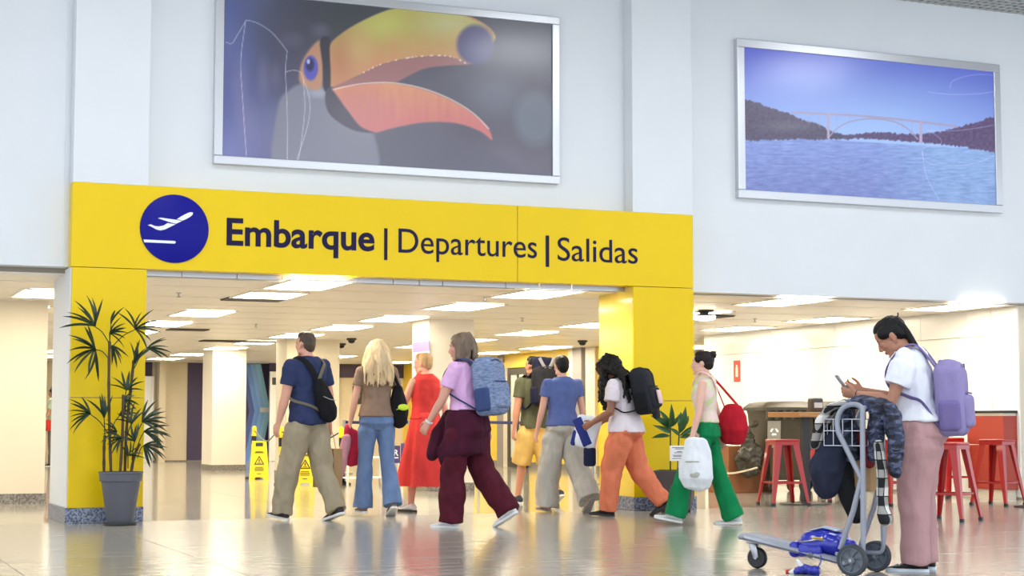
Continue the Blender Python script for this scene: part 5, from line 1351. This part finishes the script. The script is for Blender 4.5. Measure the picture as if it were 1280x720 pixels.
bin_(bc.x, by, 'olive brown wheeled bin with a pale recycling sticker', -.235); bc = wl(1037, 560, by + .1); bin_(bc.x, by + .1, 'olive brown wheeled bin on the right, behind the table and cart', 0)
# boxes, bag and rope beside the bins
for (x, y), sz, rz, lab in (((wl(918, 604, 19.9).x, 19.9), (.55, .45, .62), .15, 'brown cardboard box on the floor left of the bins, nearest the green trousers'), ((wl(944, 602, 20.4).x, 20.4), (.4, .4, .50), -.1, 'smaller brown cardboard box behind the black refuse bag')):
    o = empty('cardboard_box', (x, y, 0), rz, lab, 'box')
    q = MB(); q.box((-sz[0] / 2, -sz[1] / 2, 0), (sz[0] / 2, sz[1] / 2, sz[2])); q.build('box_body', mat('brown cardboard', (150, 98, 62), .8, var=.08), o, smooth=False, bevel=.006)
    q = MB(); q.box((-sz[0] / 2, -.03, sz[2]), (sz[0] / 2, .03, sz[2] + .003)); q.build('tape', mat('tan tape', (176, 140, 96), .4), o, smooth=False)
pb = wl(936, 603, 19.45); o = empty('refuse_bag', (pb.x, pb.y, .42), 0, 'crumpled dark olive refuse bag hanging beside the bins above the boxes', 'bag')
q = MB(); q.limb([(0, 0, .36), (.0, 0, .28), (.03, 0, .08), (.0, 0, -.08)], [.05, .10, (.20, .17), (.15, .12)], (1, 0, 0), 16)
link('bag_body', remeshed(q, 'bag_body', mat('dark olive plastic film', (58, 54, 44), .22, bump=.6, bscale=25), .014, smooth=1, fold=.05, fscale=8, fstretch=(1, 1, 1)), o)
q = MB(); q.limb([(0, 0, .38), (.02, 0, .46), (.10, 0, .50)], [.03, .02, .05], (1, 0, 0), 8); q.build('bag_neck', mat('dark olive plastic film', (58, 54, 44), .22), o)
q = MB(); q.tube([wl(905, 592, 19.0), wl(920, 591, 19.1), wl(938, 587, 19.2), wl(951, 583, 19.42)], .012, 8, smooth=4)
tag(q.build('rope', mat('cream rope', (220, 206, 176), .8)), 'cream rope strung low in front of the brown boxes', 'rope')
# ---- red counter on the right edge
cp = wl(1256, 600, 16.6); CW = XW - cp.x - .004; o = empty('service_counter', (cp.x, 16.6, 0), 0, 'red panelled service counter with dark top at the right edge', 'counter')
M_RC = mat('red laminate', (170, 62, 44), .4, var=.04)
q = MB(); q.box((.03, .03, 0), (CW - .01, .7, .12)); q.build('plinth', M_CREAM, o, smooth=False)
for z0, z1 in ((.12, .66), (.67, 1.02)):
    q = MB(); q.box((0, 0, z0), (CW, .7, z1)); q.build('counter_panel', M_RC, o, smooth=False, bevel=.004)
q = MB(); q.box((-.02, -.02, 1.055), (CW, .72, 1.085)); q.build('counter_top', M_BLACK, o, smooth=False, bevel=.004)
q = MB(); q.box((0, 0, 1.02), (CW - .01, .7, 1.055)); q.build('counter_gap', M_CREAM, o, smooth=False)
tp = fl(1293, 634); o = empty('pedestal_foot', (tp.x, tp.y, 0), 0, 'flat dark table foot on the floor at the right edge', 'table foot')
q = MB(); q.lathe([(.22, 0), (.22, .012), (.05, .03), (.035, .04), (.035, .6), (.002, .6)], 24); q.build('base_plate', M_DGREY, o)

# ---- potted plants
M_LEAF = mat('dark green leaf', (40, 62, 38), .45, var=.25, vscale=6)
M_LEAF2 = mat('glossy green leaf', (46, 92, 44), .35, var=.25, vscale=5, coat=.2)
M_CANE = mat('brown fibrous cane', (84, 66, 50), .85, var=.2, vscale=30, bump=.6, bscale=60)
M_SOIL = mat('dark soil', (58, 46, 38), .95, bump=.6, bscale=40)
pp = fl(150, 655); PX, PY = pp.x, D - .35
o = empty('potted_palm', (wl(150, 655, PY).x, PY, 0), 0, 'tall thin lady palm in a grey tapered pot before the left yellow pillar', 'potted plant'); O = V(o.location)
q = MB(); q.lathe([(.14, 0), (.155, .008), (.155, .022), (.14, .024)], 28); q.build('saucer', mat('black saucer', (40, 40, 42), .4), o)
q = MB(); q.lathe([(.118, .022), (.122, .03), (.178, .40), (.192, .405), (.198, .47), (.203, .475), (.203, .49), (.186, .49), (.182, .45), (.002, .45)], 32); q.build('pot', mat('slate grey pot', (92, 94, 104), .5, var=.03), o)
q = MB(); q.lathe([(.18, .452), (.10, .462), (.002, .466)], 20); q.build('soil', M_SOIL, o)
rnd = random.Random(11)
# one leaflet, shared by every frond
q = MB(); lv = []
for i in range(6):
    t = i / 5; wd = .5 * (.30 + .9 * sin(pi * min(1, t * .9 + .1))) * (1 if t < .9 else .35)
    lv.append((t, wd, -.22 * t * t))
for t, wd, dz in lv: q.v += [V((-wd, t, dz + .12 * wd)), V((0, t, dz)), V((wd, t, dz + .12 * wd))]
for i in range(5):
    for j in range(2): q.f.append([i*3+j, i*3+j+1, i*3+j+4, i*3+j+3]); q.m.append(0)
leaflet_me = q.mesh('leaflet', M_LEAF)
def lp(x, y, dy=0): return wl(x, y, PY + dy) - O
canes = [[(139, 592), (137, 540), (136, 480), (137, 428)], [(156, 592), (158, 540), (163, 490), (167, 452)], [(130, 592), (130, 560), (131, 546)], [(150, 592), (153, 545), (154, 495)], [(163, 592), (168, 570), (174, 556)]]
for i, c in enumerate(canes):
    dy = (-.04, .03, .05, -.08, -.02)[i]; pts = [lp(x, y, dy) for x, y in c]; pts[0].z = .44
    pts = catmull(pts, 6); q = MB(); q.limb(pts, [.013 * (1 + .18 * (j % 3 == 0)) for j in range(len(pts))], (1, 0, 0), 8); q.build('cane', M_CANE, o)
# hub px, base of the petiole px, direction of the fan on screen (deg, 0 = right, 90 = up), spread, leaflet length, count
fr = [((118, 408), (137, 430), 118, 110, .30, 8), ((137, 417), (137, 432), 20, 130, .20, 6), ((169, 412), (138, 436), 40, 190, .24, 9), ((119, 437), (137, 450), 190, 190, .29, 11), ((139, 432), (137, 445), -55, 70, .20, 5),
      ((184, 436), (168, 460), 10, 90, .22, 6), ((168, 455), (167, 465), 70, 55, .24, 6), ((158, 488), (156, 505), 80, 150, .18, 7), ((156, 500), (155, 515), -20, 180, .16, 6), ((113, 518), (137, 545), 165, 120, .22, 8),
      ((130, 522), (131, 548), 95, 60, .24, 5), ((149, 520), (137, 545), 30, 90, .18, 6), ((178, 528), (166, 560), 25, 120, .27, 8), ((180, 540), (170, 566), -10, 70, .26, 6), ((165, 530), (158, 550), 100, 120, .20, 6),
      ((180, 557), (172, 572), -25, 110, .22, 8), ((152, 548), (153, 562), 200, 120, .16, 6), ((168, 552), (165, 575), 120, 110, .18, 6), ((146, 540), (139, 560), 160, 100, .16, 5), ((160, 570), (160, 585), 60, 150, .15, 6), ((139, 405), (137, 430), 75, 20, .20, 2)]
sx = Matrix.Identity(3)
for i, (hp, bp, ang, spr, L, n) in enumerate(fr):
    dy = rnd.uniform(-.14, .10); hb, bb = lp(*hp, dy), lp(*bp, dy * .2)
    q = MB(); q.limb(catmull([bb, bb.lerp(hb, .5) + V((0, 0, .03)), hb], 3), [.005] * 6 + [.0035], (0, 1, 0), 6); f = q.build('frond', M_CANE if 0 else M_LEAF, o)
    tilt = rnd.uniform(-.5, .5)
    for j in range(n):
        a = R(ang + spr * ((j + .5) / n - .5) + rnd.uniform(-6, 6)); LL = L * rnd.uniform(.8, 1.08)
        d = V((cos(a), tilt * .6 + rnd.uniform(-.35, .35), sin(a))).normalized()
        up_ = V((0, 0, 1)) if abs(d.z) < .92 else V((0, -1, .2)); sd_ = d.cross(up_).normalized(); nn = sd_.cross(d)
        roll = rnd.uniform(-.9, .9); sd2 = sd_ * cos(roll) + nn * sin(roll); n2 = sd2.cross(d)
        l = link('leaflet', leaflet_me, f); wdt = rnd.uniform(.018, .026)
        l.matrix_local = Matrix(((sd2.x * wdt, d.x * LL, n2.x * LL, hb.x), (sd2.y * wdt, d.y * LL, n2.y * LL, hb.y), (sd2.z * wdt, d.z * LL, n2.z * LL, hb.z), (0, 0, 0, 1)))
# right pot
PY2 = D - .42; c2 = wl(845, 637, PY2)
o = empty('potted_plant', (c2.x, PY2, 0), R(-34), 'broad leaved plant in a square grey planter before the right yellow pillar', 'potted plant'); O2 = o.location.copy(); Mi2 = Matrix.Rotation(R(34), 3, 'Z')
def lp2(x, y, dy=0): return Mi2 @ (wl(x, y, PY2 + dy) - O2)
q = MB(); sq = lambda z, h_: [V((a * h_, b_ * h_, z)) for a, b_ in ((1, 1), (-1, 1), (-1, -1), (1, -1))]
q.loft([sq(.03, .155), sq(.44, .215), sq(.44, .195), sq(.40, .19)]); q.build('pot', mat('charcoal planter', (78, 76, 78), .5, var=.03), o, smooth=False, bevel=.006)
q = MB(); q.loft([sq(.395, .188), sq(.40, .188)]); q.build('soil', M_SOIL, o, smooth=False)
for a, b_ in ((1, 1), (-1, 1), (-1, -1), (1, -1)):
    q = MB(); q.box((a * .12 - .02, b_ * .12 - .02, 0), (a * .12 + .02, b_ * .12 + .02, .03)); q.build('pot_foot', M_BLACK, o, smooth=False)
q = MB(); lv = []
for i in range(9):
    t = i / 8; wd = .5 * max(.02, sin(pi * t ** .85)) ; lv.append((t, wd, .10 * sin(pi * t) - .10 * t))
for t, wd, dz in lv: q.v += [V((-wd, t, dz + .25 * wd)), V((0, t, dz)), V((wd, t, dz + .25 * wd))]
for i in range(8):
    for j in range(2): q.f.append([i*3+j, i*3+j+1, i*3+j+4, i*3+j+3]); q.m.append(0)
leaf_me = q.mesh('leaf', M_LEAF2)
for i, (st, tops) in enumerate((([(838, 592), (838, 555), (838, 533)], ((838, 545, 98, .26, .055), (838, 548, 140, .26, .06), (838, 552, 160, .24, .05), (838, 556, 185, .2, .045), (838, 545, 60, .17, .04), (838, 547, 120, .24, .05))), ([(847, 592), (848, 560), (849, 541)], ((849, 553, 85, .30, .075), (849, 552, 48, .28, .055), (849, 556, 30, .25, .05), (849, 548, 68, .24, .07), (849, 558, 10, .22, .04), (849, 556, 140, .14, .04))))):
    pts = [lp2(x, y) for x, y in st]; pts[0].z = .39
    q = MB(); q.limb(catmull(pts, 4), [.008] * 9, (1, 0, 0), 8); stm = q.build('stem', M_LEAF, o)
    for j, (x, y, a, L, wd) in enumerate(tops):
        y -= 11; wd *= .85
        a = R(a); d = Mi2 @ V((cos(a), (-.4, .35, -.2, .5, -.5, .1)[j], sin(a))).normalized(); vw = Mi2 @ V((-.3, -1, .1 + .3 * (j % 2))); sd_ = d.cross(vw).normalized(); nn = sd_.cross(d); b0 = lp2(x, y)
        l = link('leaf', leaf_me, o)
        l.matrix_local = Matrix(((sd_.x * wd * 1.3, d.x * L, nn.x * L, b0.x), (sd_.y * wd * 1.3, d.y * L, nn.y * L, b0.y), (sd_.z * wd * 1.3, d.z * L, nn.z * L, b0.z), (0, 0, 0, 1)))
sp = wl(849, 562, PY2 - .12); o = empty('plant_notice', (sp.x, PY2 - .12, .40), 0, 'small white notice card on a stake in the right planter', 'notice')
q = MB(); q.box((-.11, -.004, .14), (.11, .004, .30)); q.build('card', M_WHITE, o, smooth=False)
q = MB(); q.box((-.008, .004, -.02), (.008, .010, .2)); q.build('stake', M_RUB, o, smooth=False)
q = MB()
for z, w_ in ((.275, .085), (.262, .05), (.235, .03), (.222, .06), (.196, .08), (.183, .07), (.163, .085)): q.box((-w_, -.006, z), (w_, -.004, z + .006))
q.build('print_lines', M_DGREY, o, smooth=False)

# ---- luggage cart
P0c = fl(1068, 720); EF = V((-.55, .835, 0)).normalized(); ES = V((EF.y, -EF.x, 0)); cang = math.atan2(EF.x * -1, EF.y)
crz = math.atan2(-EF.x, EF.y)
cart = empty('luggage_cart', P0c + ES * .16, crz, 'grey metal luggage cart with a navy grip in front of the phone woman', 'luggage cart')
CM = Matrix.Rotation(-crz, 3, 'Z'); CO = cart.location.copy()
def J(x, y, off):
    d = ray(x, y); q_ = P0c + ES * off; t = (q_ - EYE).dot(ES) / d.dot(ES); return EYE + d * t
def cl(a, off, z): return V((off - .16, a, z))       # cart frame: x = across (near to far), y = forward
M_CG = mat('silver grey cart paint', (150, 154, 166), .38, metal=.15, var=.03)
near = [(-.062, .20), (-.066, .6), (-.07, .98), (-.068, 1.03), (-.03, 1.055), (.03, 1.05), (.075, 1.015), (.098, .95), (.09, .88), (-.055, .60), (.0, .40), (.09, .16)]
for off in (0, .33):
    q = MB(); q.tube([cl(a, off, z) for a, z in near[:3]], .017, 10); q.build('upright_tube', M_CG, cart)
    q = MB(); q.tube([cl(a, off, z) for a, z in near[2:9]], .017, 10, smooth=4); q.tube([cl(a, off, z) for a, z in (near[8], near[9])], .017, 10); q.build('loop_tube', M_CG, cart)
    q = MB(); q.tube([cl(a, off, z) for a, z in (near[9], near[10], near[11])], .017, 10); q.build('brace_tube', M_CG, cart)
    q = MB(); q.tube([cl(-.062, off, .22), cl(-.055, off, .14), cl(0, off, .12), cl(.12, off, .13)], .014, 8, smooth=3); q.build('lower_rail', M_CG, cart)
q = MB(); q.tube([cl(-.075, 0, 1.035), cl(-.075, .33, 1.035)], .016, 12); q.build('handle_bar', M_CG, cart)
q = MB(); q.tube([cl(-.075, .03, 1.035), cl(-.075, .30, 1.035)], .024, 14); q.build('grip', mat('navy rubber grip', (46, 52, 104), .5), cart)
q = MB()                                       # sloping platform of three ribs
for off, wd in ((.04, .05), (.165, .09), (.29, .05)):
    q.limb([cl(.06, off, .075), cl(.80, .165 + (off - .165) * .55, .205)], [(wd * 1.1, .022), (wd * .8, .022)], (1, 0, 0), 8)
q.limb([cl(.80, .06, .205), cl(.83, .165, .207), cl(.80, .27, .205)], [(.02, .018)] * 3, (0, 1, 0), 8); q.limb([cl(.06, -.02, .075), cl(.06, .35, .075)], [.018, .018], (0, 1, 0), 8)
q.build('platform', M_CG, cart)
def wheel(off, a, r, tw, spokes=True):
    Mw = Matrix.Rotation(R(90), 3, 'Y'); c = cl(a, off, r)
    q = MB(); q.lathe([(r * .78, -tw), (r * .95, -tw), (r, -tw * .5), (r, tw * .5), (r * .95, tw), (r * .78, tw), (r * .78, -tw)], 32, c, Mw); wh = q.build('wheel', mat('dark grey tyre', (62, 66, 72), .6), cart)
    q = MB(); q.lathe([(.008, -tw * 1.1), (r * .22, -tw * 1.1), (r * .22, tw * 1.1), (.008, tw * 1.1)], 16, c, Mw)
    q.lathe([(.01, tw * .1), (r * .76, tw * .1), (r * .76, tw * .35), (.01, tw * .35)], 28, c, Mw)
    for i in range(7):
        t0 = 2 * pi * i / 7; pts = [c + V((0, cos(t0 + .12 * j) * r * (.2 + .16 * j), sin(t0 + .12 * j) * r * (.2 + .16 * j))) for j in range(5)]
        q.limb(pts, [(tw * .6, .005)] * 5, (1, 0, 0), 6)
    q.lathe([(r * .72, -tw * .8), (r * .8, -tw * .8), (r * .8, tw * .8), (r * .72, tw * .8), (r * .72, -tw * .8)], 32, c, Mw); q.build('wheel_spokes', mat('grey wheel spokes', (112, 120, 130), .45), wh)
    q = MB(); q.lathe([(.001, -tw * 1.6), (.010, -tw * 1.6), (.010, tw * 1.6), (.001, tw * 1.6)], 10, c, Mw); q.build('axle_bolt', M_STEEL, wh)
wheel(-.03, 0, .098, .022); wheel(.36, 0, .098, .022)
q = MB(); Mw = Matrix.Rotation(R(90), 3, 'Y'); c = cl(.735, .165, .068)
q.lathe([(.02, -.016), (.058, -.018), (.068, -.008), (.068, .008), (.058, .018), (.02, .016)], 28, c, Mw); cw = q.build('caster_wheel', M_BLACK, cart)
q = MB()
for sd in (-1, 1): q.limb([c + V((sd * .024, 0, 0)), c + V((sd * .024, .012, .05)), c + V((sd * .02, .03, .088))], [(.004, .018), (.004, .022), (.004, .026)], (1, 0, 0), 8)
q.rbox(c + V((0, .03, .10)), (.06, .07, .02), .006, None, 2); q.lathe([(.02, .10), (.02, .135)], 12, c + V((0, .03, 0))); q.lathe([(.001, -.032), (.009, -.032), (.009, .032), (.001, .032)], 10, c, Mw); q.build('caster_fork', M_STEEL, cart)
# wire basket between the side frames
q = MB(); wr = .0035; a0, a1, z0, z1, o0, o1 = -.05, .20, .80, .965, .03, .30
for z in (z0, (z0 + z1) / 2 + .01, z1):
    for off in (o0, o1): q.tube([cl(a0, off, z), cl(a1, off, z)], wr, 6)
    for a in (a0, a1): q.tube([cl(a, o0, z), cl(a, o1, z)], wr, 6)
for i in range(5):
    a = a0 + (a1 - a0) * i / 4
    q.tube([cl(a, o0, z1), cl(a, o0, z0), cl(a, o1, z0), cl(a, o1, z1)], wr, 6)
for i in range(1, 5):
    off = o0 + (o1 - o0) * i / 5
    for a in (a0, a1): q.tube([cl(a, off, z0), cl(a, off, z1)], wr, 6)
q.build('wire_basket', mat('bright wire', (190, 194, 202), .3, metal=.6), cart)

def draped(name, label, cat, at, limbs, m, vox=.008, fold=.012, fscale=12, partname='cloth_body', smooth=2, seed=1, fstretch=(1, 1, .6)):
    at = V(at); o = empty(name, at, 0, label, cat); q = MB()
    for pts, rad, ref in limbs: q.limb(catmull(pts, 4), [tuple(V((*(r if isinstance(r, tuple) else (r, r)), 0))[:2]) for r in resamp(rad, 4)], ref, 24)
    link(partname, remeshed(q, partname, m, vox, shift=at, smooth=smooth, fold=fold, fscale=fscale, seed=seed, fstretch=fstretch), o); return o
def resamp(r, k):
    r = [x if isinstance(x, tuple) else (x, x) for x in r]; out = []
    for a, b_ in zip(r[:-1], r[1:]):
        for j in range(k): t = j / k; out.append((a[0] + (b_[0] - a[0]) * t, a[1] + (b_[1] - a[1]) * t))
    return out + [r[-1]]
camo = ramp_noise('navy camouflage quilting', [(0, (26, 28, 38)), (.44, (48, 54, 76)), (.55, (86, 92, 118)), (.64, (34, 36, 50))], 13, .6, (1, 1, 2.4), 3)
draped('jacket', 'navy camouflage padded jacket hanging over the cart handle', 'jacket', J(1100, 590, .1),
       [([J(1050, 510, .15), J(1075, 503, .15), J(1100, 506, .15), J(1116, 522, .15)], [(.10, .028), (.12, .04), (.12, .05), (.10, .05)], ES),
        ([J(1112, 512, .05), J(1119, 540, .05), J(1120, 565, .05), J(1118, 587, .05)], [(.06, .05), (.065, .055), (.06, .05), (.05, .042)], ES),
        ([J(1098, 512, .08), J(1097, 540, .08), J(1092, 570, .08)], [(.08, .055), (.07, .055), (.05, .04)], ES),
        ([J(1055, 512, .17), J(1060, 540, .17), J(1066, 568, .17)], [(.09, .05), (.09, .06), (.07, .05)], ES)], camo, fold=.016, fscale=16)
pl = plaid_mat()
pshirt = draped('shirt', 'black and white plaid flannel shirt over the cart with a hanging sleeve', 'shirt', J(1040, 540, .1),
       [([J(1064, 504, .10), J(1044, 510, .10), J(1029, 528, .10), J(1022, 556, .10)], [(.08, .024), (.10, .034), (.10, .04), (.07, .035)], ES)], pl, fold=.012, seed=3)
q = MB()
for pts, rad, ref in [([J(1098, 556, .04), J(1103, 590, .04), J(1103, 622, .04), J(1104, 638, .04)], [(.040, .034), (.040, .036), (.038, .034), (.044, .036)], ES), ([J(1104, 640, .04), J(1107, 650, .04)], [(.05, .04), (.055, .045)], ES)]: q.limb(catmull(pts, 4), resamp(rad, 4), ref, 20)
link('sleeve', remeshed(q, 'sleeve', pl, .008, shift=pshirt.location.copy(), smooth=2, fold=.008, seed=5), pshirt)
draped('drawstring_bag', 'plump dark navy drawstring bag hanging on the left of the cart', 'bag', J(1032, 615, .12),
       [([J(1050, 536, .12), J(1043, 556, .12), J(1034, 586, .12), J(1033, 608, .12)], [.03, (.075, .075), (.115, .120), (.080, .090)], ES)], cloth('dark navy ripstop', (38, 42, 60), .15), fold=.022, fscale=9, smooth=6, partname='bag_body')
draped('trousers', 'black padded garment hanging below the dark drawstring bag', 'garment', J(1066, 650, .2),
       [([J(1046, 545, .2), J(1052, 590, .2), J(1061, 622, .2), J(1070, 645, .2)], [(.08, .07), (.085, .075), (.07, .06), (.06, .05)], ES)], M_BLKC, fold=.010)
draped('blouse', 'dark red garment just showing under the camouflage jacket', 'garment', J(1086, 585, .2), [([J(1080, 545, .2), J(1086, 565, .2), J(1087, 580, .2)], [(.05, .05), (.06, .05), (.05, .03)], ES)], cloth('dark red jersey', (110, 36, 40)), fold=.008)
o = empty('paper_bag', J(1083, 613, .26), crz, 'tan paper bag hanging behind the cart uprights', 'bag'); q = MB(); q.box((-.06, -.055, 0), (.06, .055, .24)); q.build('bag_body', mat('kraft paper', (164, 132, 92), .8), o, smooth=False, bevel=.006)
q = MB(); q.tube([(-.03, 0, .24), (-.02, 0, .32), (.02, 0, .32), (.03, 0, .24)], .004, 6, smooth=4); q.build('rope_handle', mat('kraft cord', (150, 120, 84), .8), o)
# shiny blue holdall on the platform
M_BLU = mat('shiny royal blue nylon', (34, 44, 168), .3, var=.15, vscale=9, bump=.4, bscale=14, coat=.3)
bb = J(1032, 697, .16); o = empty('holdall', bb, crz, 'shiny royal blue holdall lying on the cart platform', 'bag')
q = MB(); q.limb([(0, -.15, .075), (0, -.10, .085), (0, 0, .09), (0, .10, .075), (0, .16, .05)], [(.09, .06), (.12, .085), (.125, .095), (.12, .085), (.08, .05)], (1, 0, 0), 18)
link('bag_body', remeshed(q, 'bag_body', M_BLU, .008, smooth=2, fold=.014, fscale=10), o)
q = MB(); q.limb([(0, -.10, .175), (0, 0, .19), (0, .08, .17)], [(.05, .008)] * 3, (1, 0, 0), 8); q.build('silver_panel', mat('silver blue trim', (170, 186, 214), .35), o)
q = MB(); q.limb([(-.11, -.12, .11), (-.128, 0, .12), (-.115, .12, .10)], [.006] * 3, (0, 0, 1), 8); q.build('zip', M_STEEL, o)
q = MB(); q.limb([(-.126, -.03, .128), (-.132, .03, .13)], [.009, .006], (0, 0, 1), 8); q.build('gold_badge', mat('gold badge', (214, 180, 90), .3, metal=.7), o)
q = MB(); q.rbox((-.12, .05, .05), (.05, .16, .07), .02, None, 3); q.rbox((-.06, .17, .05), (.13, .07, .10), .03, None, 3); q.build('end_pocket', M_BLU, o)
q = MB(); q.lathe([(.016, -.003), (.021, -.003), (.021, .003), (.016, .003), (.016, -.003)], 18, (-.15, .035, .02), Matrix.Rotation(R(80), 3, 'Y')); q.build('key_ring', M_STEEL, o)
pb = J(1006, 718, -.06); o = empty('toy_bundle', pb, crz, 'small blue, white and red cloth bundle dangling under the blue holdall', 'bundle')
q = MB(); q.limb([(0, -.07, .03), (0, 0, .03), (0, .05, .015)], [(.045, .035), (.05, .035), (.03, .02)], (1, 0, 0), 12); link('blue_cloth', remeshed(q, 'blue_cloth', M_BLU, .006, smooth=1, fold=.02, fscale=20), o)
q = MB(); q.limb([(0, .04, .02), (0, .10, .01)], [(.03, .02), (.02, .012)], (1, 0, 0), 10); q.limb([(.0, .02, .05), (0, .05, .085)], [.02, .01], (1, 0, 0), 8); link('white_cloth', remeshed(q, 'white_cloth', M_RUB, .006, smooth=1, fold=.01, fscale=20), o)
q = MB(); q.ball((0, .115, .012), (.018, .016, .014), 10); q.build('red_tip', mat('red cloth tip', (190, 50, 40), .6), o)
q = MB(); q.tube([(.0, -.08, .04), (.02, -.10, .08), (.04, -.09, .12)], .004, 6, smooth=4); q.build('cord', M_BLU, o)
